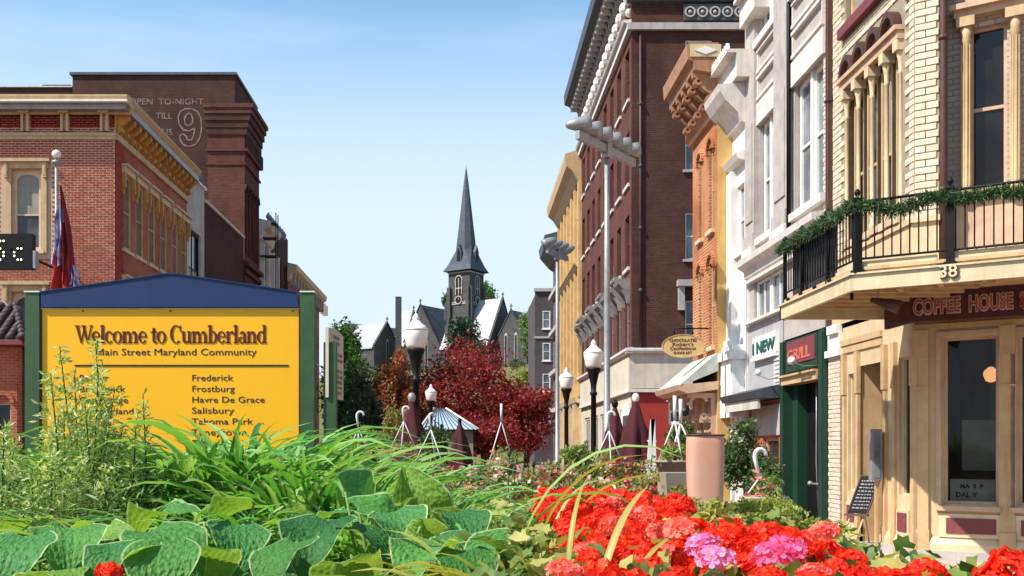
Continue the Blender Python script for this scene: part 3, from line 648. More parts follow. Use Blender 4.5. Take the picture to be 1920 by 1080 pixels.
part('shop_panel', MB().fb(GS, U(1470), U(1415), 1.95, 2.6, .02, .06), m_stone, gb)
window(gb, GS, (U(1462)+U(1432))/2, .7, U(1432)-U(1462), 1.2, -.1, m_peach, m_glass, .07, ())
part('canopy', MB().profile(GS, [(0,2.72),(.55,2.72),(.62,2.86),(.1,3.0),(0,3.0)], U(1468), U(1398)), m_slate, gb)
part('canopy_valance', MB().fb(GS, U(1466), U(1399), 2.5, 2.71, .45, .5), m_whitegrey, gb)
m_teal = M('teal_letter', (.01,.10,.09), .5)
lsn = root('shop_sign', GS.p(U(1440), 4, .12), 'white sign with teal letters beside the green shop', 'sign')
part('board', MB().fb(GS, U(1462), U(1418), 3.7, 4.15, .02, .09), m_white, lsn)
TGS = Fr((XF,0,0),(0,-1),(-1,0)); text(lsn, 'lettering', 'I NEW', TGS, -U(1418)+.04, 3.78, .1, .34, m_teal, .01, sx=(U(1418)-U(1462)-.1)/.95, bold=.012)
part('dentil_trim', MB().fb(GS, U(1462), U(1418), 3.62, 3.69, .02, .13), m_white, lsn)
gr2 = MB()
for i in range(7):
    for j in range(4): gr2.fb(GS, U(1466)+j*.09, U(1466)+j*.09+.05, 2.98+i*.09, 3.03+i*.09, .05, .07)
part('lattice', gr2, m_white, gb, kind='stuff')
# green shop
gs_ = root('green_shop', (XF+1, U(1510), 0), 'dark green shopfront with a tall black doorway beside the white brick pier', 'shop')
y0, y1 = U(1555), U(1471)
part('shop_wall', MB().fb(GS, y0, y1, 3.1, 3.85, -.2, .04), m_green, gs_)
part('post', MB().fb(GS, y0, y0+.28, 0, 3.85, -.2, .1).fb(GS, y0+.04, y0+.24, .2, 3.8, .1, .12), m_green, gs_)
part('post', MB().fb(GS, y1-.2, y1, 0, 3.85, -.2, .1), m_green, gs_)
part('lintel', MB().fb(GS, y0+.28, y1-.2, 2.95, 3.1, -.15, .14).fb(GS, y0+.28, y1-.2, 3.1, 3.14, -.1, .2), m_trim, gs_)
part('door', MB().fb(GS, y0+.28, y1-.2, 0.02, 2.95, -.5, -.42), m_black, gs_)
part('jamb', MB().fb(GS, y1-.5, y1-.2, .02, 2.95, -.4, -.1), m_green, gs_)
part('door_handle', MB().tube([GS.p(y0+.3, 1.0, -.02), GS.p(y0+1.05, 1.0, -.02)], .02, 8).sphere(GS.p(y0+1.07, 1.0, -.02), .05), m_steel, gs_)
part('hanging_cord', MB().tube([GS.p(y0+.95, 2.95, -.1), GS.p(y0+.95, 1.9, -.1), GS.p(y0+.9, 1.4, -.08), GS.p(y0+.85, .5, -.1)], .012, 6), m_steel, gs_)
gsb = root('shop_sign', GS.p(U(1512), 3.5, .1), 'green sign panel with a red grill lettering above the black doorway', 'sign')
part('board', MB().fb(GS, y0+.4, y1-.35, 3.2, 3.84, .04, .08), m_green, gsb)
part('red_panel', MB().fb(GS, y0+.5, y1-.45, 3.35, 3.8, .08, .1), m_maroon, gsb)
text(gsb, 'lettering', 'GRILL', TGS, -(y1-.5), 3.42, .104, .3, M('faded_red_letter', (.55,.12,.08)), .006, sx=(y1-y0-1.1)/.85, bold=.01)
gn = root('gooseneck_lamp', GS.p(U(1525), 3.25, .1), 'small white gooseneck lamp over the green shop sign', 'lamp')
part('arm', MB().tube([GS.p(U(1545), 3.2, .1), GS.p(U(1538), 3.2, .3), GS.p(U(1524), 3.3, .38)], .015, 8), m_postgreen, gn)
part('shade', MB().sphere(GS.p(U(1522), 3.34, .38), .08), m_white, gn)
gn2 = root('gooseneck_lamp', GS.p(U(1470), 3.2, .1), 'small white lamp on an arm left of the green sign', 'lamp')
part('arm', MB().tube([GS.p(U(1478), 3.15, .1), GS.p(U(1472), 3.1, .35), GS.p(U(1464), 3.2, .45)], .015, 8), m_steel, gn2)
part('shade', MB().sphere(GS.p(U(1462), 3.26, .45), .07), m_white, gn2)

# ================================================================ WHITE BUILDING
XW = 6.52; WS = FX(XW); wy0, wy1 = GY1+.02, Ysx(1372, XW)
wbld = root('white_building', (XW+2, wy0, 0), 'narrow white painted building with deep bracketed cornice beside the orange one', 'building')
part('core', MB().box(XW+.3, 13, wy0, wy1, 0, 10.6), m_black, wbld)
wall(wbld, 'facade', WS, wy0, wy1, 2.4, 10.6, [(wy0+.15, 6.3, wy0+.75, 7.9)], m_white, .3)
window(wbld, WS, wy0+.45, 6.3, .6, 1.6, -.1, m_white, m_glassb, .06, (.5,), sill=m_white)
part('cornice', MB().profile(WS, [(0,9.2),(.12,9.25),(.2,9.45),(.5,9.75),(.62,9.95),(.66,10.1),(0,10.15)], wy0-.05, wy1+.1), m_stone2, wbld)
part('architrave', MB().profile(WS, [(0,8.35),(.18,8.4),(.25,8.52),(0,8.6)], wy0, wy1+.1), m_white, wbld)
part('pilaster', MB().fb(WS, wy1-.5, wy1, 4.2, 8.3, 0, .15).fb(WS, wy1-.58, wy1+.05, 4.0, 4.25, 0, .22), m_white, wbld)
part('pedestal', MB().fb(WS, wy0+.1, wy1+.1, 2.4, 3.75, 0, .3).fb(WS, wy0+.05, wy1+.15, 3.75, 3.95, 0, .38).fb(WS, wy0+.15, wy1+.05, 3.95, 4.1, 0, .26), m_white, wbld)
part('shopfront', MB().fb(WS, wy0, wy1, 0, 2.4, -.1, .02), m_whitegrey, wbld)
for i in range(3): part('shop_post', MB().fb(WS, wy0+.1+i*.4, wy0+.2+i*.4, 0, 2.4, .02, .1), m_white, wbld)
for base_z, yy0, yy1, nx in ((10.15, wy0-.4, wy1+.2, .55), (11.3, wy0-1.4, wy0-.2, .35), (12.15, wy0-2.0, wy0-1.0, .3)):
    part('parapet', MB().fb(WS, yy0, yy1, base_z, base_z+.55, -.2, nx*.6).fb(WS, yy0, yy1, base_z+.55, base_z+.63, -.2, nx), m_stone2, wbld)
    n_ = int((yy1-yy0)/.16)
    for i in range(n_): part('antefix', MB().prism(Fr((XW-nx+.03,0,0),(0,1),(-1,0)), [(yy0+.02+i*.16, base_z+.63), (yy0+.12+i*.16, base_z+.63), (yy0+.07+i*.16, base_z+.78)], -.04, .04), m_white, wbld)

# ================================================================ ORANGE BUILDING
m_ocor = M('shaded_orange_paint', (.40,.20,.11), .65, (.30,.14,.075), 5, .15)  # shade of the cornice put into the colour as a browner orange
XO = 6.15; OS = FX(XO); oy0, oy1 = Ysx(1345, XO), Ysx(1299, XO)
ob_ = root('orange_brick_building', (XO+2, oy0, 0), 'narrow orange brick building with scrolled bracket cornice and arched slit windows', 'building')
part('core', MB().box(XO+.3, 12, oy0+.3, oy1, 0, 11.0), m_black, ob_)
a1 = (Ysx(1339, XO), Ysx(1329, XO)); a2 = (Ysx(1318, XO), Ysx(1310, XO))
hs = [(a[0], z0, a[1], z1) for a in (a1, a2) for z0, z1 in ((7.1, 9.2), (4.2, 6.3))]
wall(ob_, 'facade', OS, oy0, oy1, 3.3, 11.1, hs, m_orange, .3)
wall(ob_, 'facade', OS, oy0, oy1, 0, 3.3, [(oy0+.5, .1, oy1-.4, 2.5)], m_peach, .3)
wall(ob_, 'side_wall', FY(oy0), XO, XO+.55, 0, 11.2, [], M('yellow_ochre_wall', (.6,.38,.13), .85, (.5,.3,.1), 2, .3, 20), .3)
for a, z0, b, z1 in hs:
    window(ob_, OS, (a+b)/2, z0, b-a, z1-z0, -.12, m_trim, m_glass, .05, (.5,), sill=m_cream, arch=True, sw=.06)
    part('hood_mould', MB().ring(OS, (a+b)/2, z1-.1, (b-a)/2+.12, (b-a)/2+.02, -.1, math.pi+.1, 0, .07, 12, 1.0), m_orange, ob_)
cx = XO-.75
cor = MB().profile(OS, [(0,10.75),(.3,10.8),(.6,10.85),(.62,11.05),(.75,11.1),(.78,11.45),(.7,11.5),(0,11.5)], oy0-.15, oy1+.15); part('cornice', cor, m_ocor, ob_)
part('cornice_end_panel', MB().fb(FY(oy0-.16), XO-.7, XO+.05, 11.15, 11.45, 0, .02), m_cream, ob_)
part('diamond', MB().prism(FY(oy0-.18), [(XO-.6,11.3),(XO-.33,11.4),(XO-.06,11.3),(XO-.33,11.2)], 0, .02), m_white, ob_)
part('frieze_moulding', MB().profile(OS, [(0,9.75),(.1,9.78),(.16,9.88),(.22,9.95),(0,10.0)], oy0-.05, oy1+.05), m_ocor, ob_)
for i in range(5):
    u = oy0+.1+i*(oy1-oy0-.2)/4
    s = MB().prism(Fr((XO,u,0),(-1,0),(0,1)), [(0,10.0),(.14,10.02),(.2,10.15),(.16,10.3),(.3,10.4),(.42,10.5),(.4,10.65),(.58,10.72),(.6,10.84),(0,10.8)], -.09, .09)
    s.ring(Fr((XO,u,0),(-1,0),(0,1)), .18, 10.2, .1, .04, 0, 2*math.pi, -.11, .11, 10); s.ring(Fr((XO,u,0),(-1,0),(0,1)), .46, 10.62, .1, .04, 0, 2*math.pi, -.11, .11, 10)
    part('bracket', s, m_ocor, ob_)
part('pent_roof', MB().profile(OS, [(0,3.55),(.9,3.18),(.9,3.24),(0,4.0)], oy0-.1, oy1+.2), m_copper, ob_)
part('pent_cornice', MB().profile(OS, [(0,3.1),(.75,3.0),(.95,3.08),(1.0,3.2),(0,3.3)], oy0-.1, oy1+.2), m_peach, ob_)
for i in range(4):
    u = oy0+.15+i*(oy1-oy0-.3)/3; f_ = Fr((XO,u,0),(-1,0),(0,1))
    s = MB().ring(f_, .42, 2.75, .24, .17, -.6, math.pi*.9, -.04, .04, 12).ring(f_, .22, 2.25, .2, .14, math.pi*.35, math.pi*1.6, -.04, .04, 12).ring(f_, .3, 2.45, .09, .03, 0, 2*math.pi, -.05, .05, 10).fb(f_, 0, .7, 2.9, 3.02, -.05, .05).fb(f_, .0, .12, 2.0, 2.95, -.045, .045).fb(f_, .1, .4, 2.3, 2.5, -.02, .02)
    part('scroll_bracket', s, m_peach, ob_)
for i in range(3): window(ob_, OS, oy0+.75+i*(oy1-oy0-1.2)/3+.1, .9, (oy1-oy0-1.2)/3, 1.6, -.1, m_peach, m_glass, .07, (.5,))
# oval sign
m_tansign = M('tan_oval_board', (.55,.36,.15), .6, (.5,.32,.13), 5)
yo = oy0+.9; c = G(1280, 649, yo)
ov = root('oval_sign', c, 'tan oval hanging sign lettered for chocolates on the orange brick building', 'sign')
e_ = MB(); fo = Fr((c.x, c.y, c.z), (1,-.12), (-.12,-1)); rx, rz = 39*yo/FP, 22*yo/FP
e_.prism(fo, [(rx*math.cos(2*math.pi*i/32), rz*math.sin(2*math.pi*i/32)) for i in range(32)], 0, .04); part('board', e_, m_tansign, ov)
e_ = MB()
for i in range(32):
    a, b = 2*math.pi*i/32, 2*math.pi*(i+1)/32
    e_.prism(fo, [(rx*math.cos(a), rz*math.sin(a)), (rx*math.cos(b), rz*math.sin(b)), (rx*.965*math.cos(b), rz*.95*math.sin(b)), (rx*.965*math.cos(a), rz*.95*math.sin(a))], .04, .055)
part('rim', e_, m_trim, ov)
text(ov, 'lettering', 'CHOCOLATES', fo, 0, .11, .045, .1, m_pipe, .003, 'CENTER', 1.05, .002); text(ov, 'lettering', "Robert's", fo, 0, .0, .045, .13, m_pipe, .003, 'CENTER', 1.2, .001)
text(ov, 'lettering', 'Confections', fo, 0, -.1, .045, .12, m_pipe, .003, 'CENTER', 1.1, .001); text(ov, 'lettering', 'SUGAR ART', fo, 0, -.2, .045, .085, m_pipe, .003, 'CENTER', 1, .002)
part('bracket', MB().tube([c+Vector((rx*.5,0,rz)), c+Vector((rx*.5,0,rz+.15)), Vector((XO, c.y, c.z+rz+.15))], .02, 6).tube([c+Vector((-rx*.4,0,rz*.9)), c+Vector((-rx*.4,0,rz+.15)), c+Vector((rx*.5,0,rz+.15))], .02, 6), m_black, ov)

# ================================================================ TALL BROWN BRICK BUILDING
XB = 6.7; BS = FX(XB); by0, by1 = Ysx(1184, XB), Ysx(1090, XB)
br = root('tall_brick_building', (XB+4, by0, 0), 'tall dark brown brick building with ornate overhanging cornice and seven storeys', 'building')
br['label'] = 'tall dark brown brick building with ornate overhanging cornice beside the tall floodlight pole'
part('core', MB().box(XB+.3, 15, by0+.3, by1, 0, 22.5), m_black, br)
m_hood = M('dark_grey_limestone', (.30,.27,.25), .9, (.17,.15,.14), 2, .3)  # limestone in a darker grey for hoods and balustrades
ncol = 8; pit = (by1-by0)/ncol
rows = [(5.75, 8.1), (9.05, 11.2), (12.45, 14.6), (15.9, 18.0), (18.95, 20.4)]
hs = []
for i in range(ncol):
    u = by0+pit*(i+.5)
    for z0, z1 in rows: hs.append((u-.55, z0, u+.55, z1))
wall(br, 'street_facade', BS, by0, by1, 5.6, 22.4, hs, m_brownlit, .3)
for k, h in enumerate(hs):
    r = k % len(rows)
    window(br, BS, (h[0]+h[2])/2, h[1], 1.1, h[3]-h[1], -.14, m_steel if r == 0 else m_pipe, m_glass, .07, (.5,), sill=m_stone2 if r else None, sw=.12, sh=.14)
    if r == 0:
        u = (h[0]+h[2])/2
        part('window_hood', MB().profile(BS, [(0,8.1),(.25,8.12),(.45,8.35),(.5,8.5),(0,8.6)], u-.66, u+.66), m_hood, br)
        for s in (-.62, .62): part('hood_bracket', MB().prism(Fr((XB,u+s,0),(-1,0),(0,1)), [(0,7.5),(.12,7.55),(.18,7.8),(.36,8.1),(0,8.1)], -.07, .07), m_hood, br)
        part('balustrade', MB().fb(BS, u-.68, u+.68, 8.75, 8.85, 0, .4).fb(BS, u-.6, u+.6, 8.85, 9.0, 0, .3), m_hood, br) if k % 2 else None
sx0, sx1 = XB, 14.5; BF = FY(by0)
wx = [(Xat(1285, by0), Xat(1285, by0)+1.1)]
shs = [(wx[0][0], z0, wx[0][1], z1) for z0, z1 in ((9.25, 11.15), (12.85, 14.9), (16.2, 18.1), (5.7, 7.6))]
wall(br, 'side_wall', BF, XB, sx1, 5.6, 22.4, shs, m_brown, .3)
for h in shs: window(br, BF, (h[0]+h[2])/2, h[1], h[2]-h[0], h[3]-h[1], -.14, m_white, m_glassb, .06, (.5,), sill=m_stone, sw=.1)
part('window_hood', MB().fb(BF, wx[0][0]-.35, wx[0][1]+.3, 8.15, 8.4, 0, .3).fb(BF, wx[0][0]-.3, wx[0][0]-.05, 7.2, 8.15, 0, .15), m_stone, br)
part('string_course', MB().fb(BS, by0, by1, 18.45, 18.72, 0, .18), m_stone2, br)
part('string_course', MB().fb(BF, XB-.18, sx1, 18.45, 18.72, 0, .18), m_stone, br)
part('cornice', MB().profile(BS, [(0,20.9),(.15,20.9),(.3,21.1),(.7,21.35),(.95,21.45),(1.0,21.95),(0,22.3)], by0-.3, by1+.2), m_slate, br)
part('cornice', MB().profile(BF, [(0,19.55),(.18,19.6),(.25,19.8),(.3,20.0),(0,20.05)], XB-.2, sx1), m_slate, br)
part('lower_cornice', MB().profile(BS, [(0,18.72),(.3,18.8),(.35,18.9),(0,18.92)], by0, by1), m_stone2, br)
for i in range(26):
    u = by0+.2+i*(by1-by0-.4)/25
    part('modillion', MB().fb(BS, u-.1, u+.1, 20.95, 21.3, .1, .65).fb(BS, u-.08, u+.08, 20.6, 20.95, 0, .22), m_stone, br)
for i in range(17):
    u = by0+.3+i*(by1-by0-.6)/16
    part('swag', MB().sphere(BS.p(u, 19.9, .08), .22, 8, 5, 1.4).sphere(BS.p(u, 19.3, .06), .15, 8, 5, 1.2), m_stone2, br)
fp = part('frieze_panel', MB().fb(BF, Xat(1281, by0), Xat(1281, by0)+3.0, 18.85, 19.5, 0, .1), m_slate, br)
for i in range(6):
    r = MB().ring(BF, Xat(1281, by0)+.25+i*.5, 19.17, .22, .16, 0, 2*math.pi, .1, .15, 14).sphere(BF.p(Xat(1281, by0)+.25+i*.5, 19.17, .11), .08, 8, 5)
    part('rosette', r, m_stone, fp)
part('leader_pipe', MB().tube([BF.p(XB+.35, z, .06) for z in (5.7, 12, 18.4)], .05, 6), m_pipe, br)
for z in (8, 10.5, 13, 15.5): part('tie_plate', MB().sphere(BF.p(XB+.35, z, .08), .09, 8, 5), m_slate, br)
m_creamf = M('cream_stucco', (.62,.54,.42), .75, (.54,.46,.36), 2, .1)
wall(br, 'base_fascia', BS, by0, by1, 3.95, 5.5, [], m_creamf, .3, .1)
wall(br, 'base_fascia', BF, XB-.1, sx1, 4.05, 5.5, [], m_creamf, .3, .1)
part('base_moulding', MB().profile(BS, [(0,5.45),(.2,5.45),(.28,5.55),(.28,5.65),(0,5.7)], by0-.25, by1).profile(BS, [(0,3.9),(.16,3.9),(.16,4.02),(0,4.05)], by0-.15, by1), m_stone2, br)
part('base_moulding', MB().profile(BF, [(0,5.45),(.2,5.45),(.28,5.55),(.28,5.64),(0,5.69)], XB-.25, sx1).profile(BF, [(0,3.9),(.16,3.9),(.16,4.01),(0,4.04)], XB-.15, sx1), m_stone2, br)
rw = Xat(1253, by0)
wall(br, 'red_wall', BF, XB, sx1, 0, 3.95, [(rw, 2.6, rw+1.3, 3.5)], m_brightred, .3)
window(br, BF, rw+.65, 2.6, 1.3, .9, -.1, m_white, m_glass, .12, (), lint=m_white, lw=.05, lh=.02)
shp = [(by0+.6+i*3.2, .8, by0+3.0+i*3.2, 3.3) for i in range(5)]
wall(br, 'shopfront', BS, by0, by1, 0, 3.95, shp, m_creamf, .3)
for h in shp: window(br, BS, (h[0]+h[2])/2, h[1], h[2]-h[0], h[3]-h[1], -.1, m_white, m_glass, .1, (), munt=1)
part('window_poster', MB().fb(BS, by0+.3, by0+2.2, 1.9, 3.5, .02, .05), m_white, br)
part('poster_print', MB().fb(BS, by0+.5, by0+1.9, 2.1, 3.0, .05, .056), m_slate, br)

# ================================================================ YELLOW BUILDING and beyond
XY = 6.7; YS = FX(XY); yy0, yy1 = by1+.02, Ysx(1051, XY)
yb = root('yellow_building', (XY+3, yy0, 0), 'ochre yellow building with full height pilasters and heavy cornice', 'building')
part('core', MB().box(XY+.3, 14, yy0, yy1, 0, 18.4), m_black, yb)
m_och = M('ochre_stucco', (.62,.42,.20), .8, (.5,.3,.11), 2, .1)
nc = 6; pt = (yy1-yy0)/nc; hs = []
for i in range(nc):
    u = yy0+pt*(i+.5)
    for z0, z1 in ((5.8,8.2),(9,11.2),(12.6,14.6),(15.3,16.8)): hs.append((u-.6, z0, u+.6, z1))
wall(yb, 'facade', YS, yy0, yy1, 0, 18.5, hs, m_och, .3)
for h in hs: window(yb, YS, (h[0]+h[2])/2, h[1], 1.2, h[3]-h[1], -.14, m_trim, m_glass, .08, (.5,), sill=m_cream)
for i in range(nc+1): part('pilaster', MB().fb(YS, yy0+pt*i-.22, yy0+pt*i+.22, 4.6, 17, 0, .2), m_och, yb)
part('cornice', MB().profile(YS, [(0,17.0),(.2,17.1),(.5,17.6),(.85,17.9),(.95,18.3),(.95,18.6),(0,18.9)], yy0, yy1+.3), m_stone2 if False else m_trim, yb)
part('mid_cornice', MB().profile(YS, [(0,12.0),(.2,12.05),(.4,12.3),(0,12.4)], yy0, yy1).profile(YS, [(0,4.2),(.3,4.3),(.4,4.6),(0,4.7)], yy0, yy1), m_cream, yb)
for i in range(4): part('shop_pier', MB().fb(YS, yy0+1+i*3, yy0+1.5+i*3, 0, 4.2, 0, .35), m_cream, yb)
db = root('dark_townhouse', (XY+3, yy1+1, 0), 'dark slate grey townhouse with stepped cornices past the yellow building', 'building')
dy1 = Ysx(1037, XY); DS = FX(XY)
part('facade', MB().box(XY, 14, yy1+.02, dy1, 0, 16.2), M('charcoal_brick', (.07,.06,.06), .9), db)
part('cornice', MB().profile(DS, [(0,15.0),(.3,15.2),(1.0,16.0),(1.1,16.6),(0,16.9)], yy1+.1, dy1), m_slate, db)
for z in (4.2, 7.0, 10.0, 12.8):
    part('string_course', MB().fb(DS, yy1+.02, dy1, z, z+.3, 0, .35), m_stone, db)
    for i in range(3): window(db, DS, yy1+1+i*(dy1-yy1)/3.2, z+.7, 1, 1.8, .0, m_steel, m_glass, .1, (.5,))
gyb = root('grey_brick_building', (8, 94, 0), 'grey brown brick building with white sash windows at the street end', 'building')
gy = 94; GF = FY(gy); gx0 = Xat(1003, gy); m_gb = brickmat('grey_brown_brick', (.10,.075,.075), (.075,.055,.058), (.13,.11,.11))
hs = []
for c_ in range(3):
    for z in (3.9, 6.9, 9.8, 12.8): hs.append((Xat(1017, gy)+c_*2.2, z, Xat(1017, gy)+c_*2.2+.75, z+1.7))
part('core', MB().box(gx0, 20, gy+.3, gy+10, 0, 16.0), m_gb, gyb); wall(gyb, 'front_wall', GF, gx0, 20, 0, 16.3, hs, m_gb, .3)
for h in hs: window(gyb, GF, (h[0]+h[2])/2, h[1], .75, 1.7, -.05, m_white, m_glassb, .1, (.5,), sill=m_white)
part('string_course', MB().fb(GF, gx0-.05, 20, 11.9, 12.1, 0, .1).fb(GF, gx0-.1, 20, 16.3, 16.6, 0, .2), m_stone, gyb)

# ================================================================ LEFT SIDE: red brick building
XL = -11.3; ly0 = Ysx(215, XL); LF = FY(ly0); LS = FXp(XL); ly1 = Ysx(350, XL)
lb = root('red_brick_building', (XL-4, ly0, 0), 'red brick building with ochre bracketed cornice behind the yellow welcome sign', 'building')
part('core', MB().box(-24, XL-.3, ly0+.3, ly1, 0, 12.3), m_black, lb)
m_front = m_mortar
fx = lambda px: Xat(px, ly0)
zf = lambda py: Zat(py, ly0)
wcx = fx(50); hs = [(fx(22), zf(470), fx(78), zf(318)), (fx(22), zf(690), fx(78), zf(548))]
hs += [(h[0]-3.3, h[1], h[2]-3.3, h[3]) for h in hs]
wall(lb, 'front_wall', LF, -24, XL, 0, 12.0, hs+[(-15, .5, fx(62), 3.1)], m_front, .3)
bricks(lb, LF, fx(-60), XL, 3.4, zf(262), [(h[0]-.3, h[1]-.18, h[2]+.3, h[3]+.3) for h in hs], m_redpiece, .235, .078, .032, .012, near=Vector((XL+.5, 20, 10.5)), limit=298)
part('storefront', MB().fb(LF, -24, XL, 0, 3.4, 0, .04), m_whitegrey, lb)
for h in hs:
    wo = window(lb, LF, (h[0]+h[2])/2, h[1], h[2]-h[0], h[3]-h[1], -.14, m_cream, m_glass, .13, (.45,), sill=m_cream, arch=True, sw=.1)
    part('window_surround', MB().fb(LF, h[0]-.18, h[0], h[1]-.1, h[3]+.02, 0, .06).fb(LF, h[2], h[2]+.18, h[1]-.1, h[3]+.02, 0, .06).fb(LF, h[0]-.24, h[2]+.24, h[3]+.02, h[3]+.22, 0, .1).fb(LF, h[0]-.32, h[2]+.32, h[3]+.22, h[3]+.32, 0, .2), m_trim, lb)
    for s in (h[0]-.2, h[2]+.08): part('hood_bracket', MB().fb(LF, s, s+.12, h[3]-.28, h[3]+.2, .06, .16).fb(LF, s+.03, s+.09, h[3]-.22, h[3]+.1, .16, .17), m_trim, lb)
zc0, zc1 = zf(248), zf(213)
part('frieze_moulding', MB().fb(LF, -24, XL+.05, zf(262), zf(256), 0, .07).fb(LF, -24, XL+.07, zf(256), zf(250), 0, .1), m_trim, lb)
bricks(lb, LF, fx(-60), XL, zf(250), zf(216), [], m_redpiece, .235, .078, .032, .012, limit=0)
part('cornice', MB().profile(LF, [(0,zf(216)),(.12,zf(216)),(.14,zf(206)),(.4,zf(204)),(.5,zf(200)),(.6,zf(192)),(.6,zf(189)),(0,zf(186))], -24, XL+.6), m_trim, lb)
part('gutter', MB().fb(LF, -24, XL+.62, 12.62, 12.68, .5, .68), m_white, lb)
m_ofr = M('orange_ochre_paint', (.55,.27,.07), .65, (.45,.21,.05), 5, .1)
for px in (-24, 50, 124, 198):
    u = fx(px); part('cornice_bracket', MB().fb(LF, u-.13, u-.05, zc0, zc1, 0, .16).fb(LF, u+.05, u+.13, zc0, zc1, 0, .16).fb(LF, u-.17, u+.17, zc1-.05, zc1+.12, 0, .3).fb(LF, u-.05, u+.05, zc0+.05, zc1-.06, 0, .05), m_trim, lb)
# street side
ns = 6; hs = []
for px in (238, 262, 285, 307, 328, 345): y = Ysx(px, XL); hs.append((y-.42, 8.25, y+.42, 10.75))
hs2 = [(a, 4.6, b, 7.1) for a, _, b, _ in hs]
wall(lb, 'side_wall', LS, ly0, ly1, 0, 12.0, hs+hs2, m_redbrick, .3)
bricks(lb, LS, ly0, Ysx(232, XL), 3.4, zf(262), [], m_redpiece, .235, .078, .014, .012, limit=0)
for h in hs+hs2:
    window(lb, LS, (h[0]+h[2])/2, h[1], .84, 2.5, -.06, m_trim, M('louvred_shutter', (.22,.13,.07), .7) if 'louvred_shutter' not in bpy.data.materials else bpy.data.materials['louvred_shutter'], .1, (.5,), sill=m_cream, lint=None, sw=.1)
    part('window_hood', MB().fb(LS, h[0]-.12, h[2]+.12, 10.75 if h[1] > 8 else 7.1, 10.95 if h[1] > 8 else 7.3, 0, .12).fb(LS, h[0]-.16, h[2]+.16, 10.95 if h[1] > 8 else 7.3, 11.02 if h[1] > 8 else 7.37, 0, .22), m_cream, lb)
    z = 10.75 if h[1] > 8 else 7.1
    for s in (h[0]-.1, h[2]-.02): part('hood_bracket', MB().fb(LS, s, s+.12, z-.5, z, 0, .13).fb(LS, s+.02, s+.1, z-.7, z-.5, 0, .08), m_ofr, lb)
part('frieze_moulding', MB().fb(LS, ly0, ly1, zf(262), zf(250), 0, .1), m_trim, lb)
part('frieze_board', MB().fb(LS, ly0, ly1, zf(250), zf(213), 0, .03), m_ofr, lb)
part('cornice', MB().profile(LS, [(0,zf(213)),(.2,zf(213)),(.24,zf(206)),(.42,zf(204)),(.52,zf(200)),(.62,zf(192)),(.62,zf(188)),(0,zf(185))], ly0-.05, ly1), m_trim, lb)
for i in range(15):
    u = ly0+.22+i*(ly1-ly0-.4)/14; f_ = Fr((XL,u,0),(1,0),(0,1))
    s = MB().prism(f_, [(0,zc0),(.12,zc0+.02),(.17,zc0+.15),(.12,zc0+.25),(.25,zc0+.32),(.42,zc1-.08),(.42,zc1+.04),(0,zc1+.04)], -.08, .08).ring(f_, .14, zc0+.12, .085, .03, 0, 2*math.pi, -.1, .1, 9).ring(f_, .33, zc1-.1, .085, .03, 0, 2*math.pi, -.1, .1, 9)
    part('cornice_bracket', s, m_ofr, lb)
ribs = MB()
for i in range(22): ribs.tube([(-24+i*.6, ly0-.5, 12.7), (-24+i*.6, ly0-.5, 12.78)], .04, 6)
part('roof_clips', ribs, m_steel, lb, kind='stuff')
part('roof', MB().box(-24, XL+.5, ly0-.45, ly1, 12.45, 12.66), m_steel, lb)
# grey stucco building
sy1 = Ysx(383, XL); sb = root('stucco_building', (XL-3, ly1+1, 0), 'narrow pale grey stucco building with one tall dark doorway window', 'building')
part('core', MB().box(-20, XL-.3, ly1+.02, sy1, 0, 12.6), m_whitegrey, sb)
wall(sb, 'street_wall', LS, ly1+.02, sy1, 0, 12.8, [(Ysx(354,XL), 7.9, Ysx(377,XL), 10.7)], m_whitegrey, .3)
wall(sb, 'end_wall', FY(ly1+.02), -20, XL, 12, 13.1, [], m_whitegrey, .2)
window(sb, LS, (Ysx(354,XL)+Ysx(377,XL))/2, 7.9, Ysx(377,XL)-Ysx(354,XL), 2.8, -.15, m_black, m_glass, .12, (.45,), munt=1)
part('parapet', MB().prism(FY(ly1+.3), [(-12.4,13.0),(-11.95,13.55),(-11.3,13.5),(-11.2,13.0)], -2, 0), m_slate, sb)
part('coping', MB().fb(LS, ly1, sy1, 12.8, 12.9, -.3, .12), m_white, sb)
# low brown building
ny1 = Ysx(456, XL); nbl = root('low_brown_building', (XL-3, sy1+2, 0), 'low brown brick building with grouped windows between stucco and tall brick walls', 'building')
hs = [(Ysx(390,XL)+i*.85, 7.2, Ysx(390,XL)+i*.85+.7, 9.0) for i in range(3)]+[(Ysx(422,XL)+i*1.0, 6.9, Ysx(422,XL)+i*1.0+.8, 8.7) for i in range(3)]
part('core', MB().box(-20, XL-.3, sy1+.02, ny1, 0, 12.2), m_brown, nbl); wall(nbl, 'street_wall', LS, sy1+.02, ny1, 0, 12.3, hs, m_brown, .3)
for h in hs: window(nbl, LS, (h[0]+h[2])/2, h[1], h[2]-h[0], 1.8, -.12, m_cream, m_glass, .09, (.5,), sill=m_stone)
part('coping', MB().fb(LS, sy1+.02, ny1, 12.3, 12.42, -.3, .1), m_stone2, nbl)
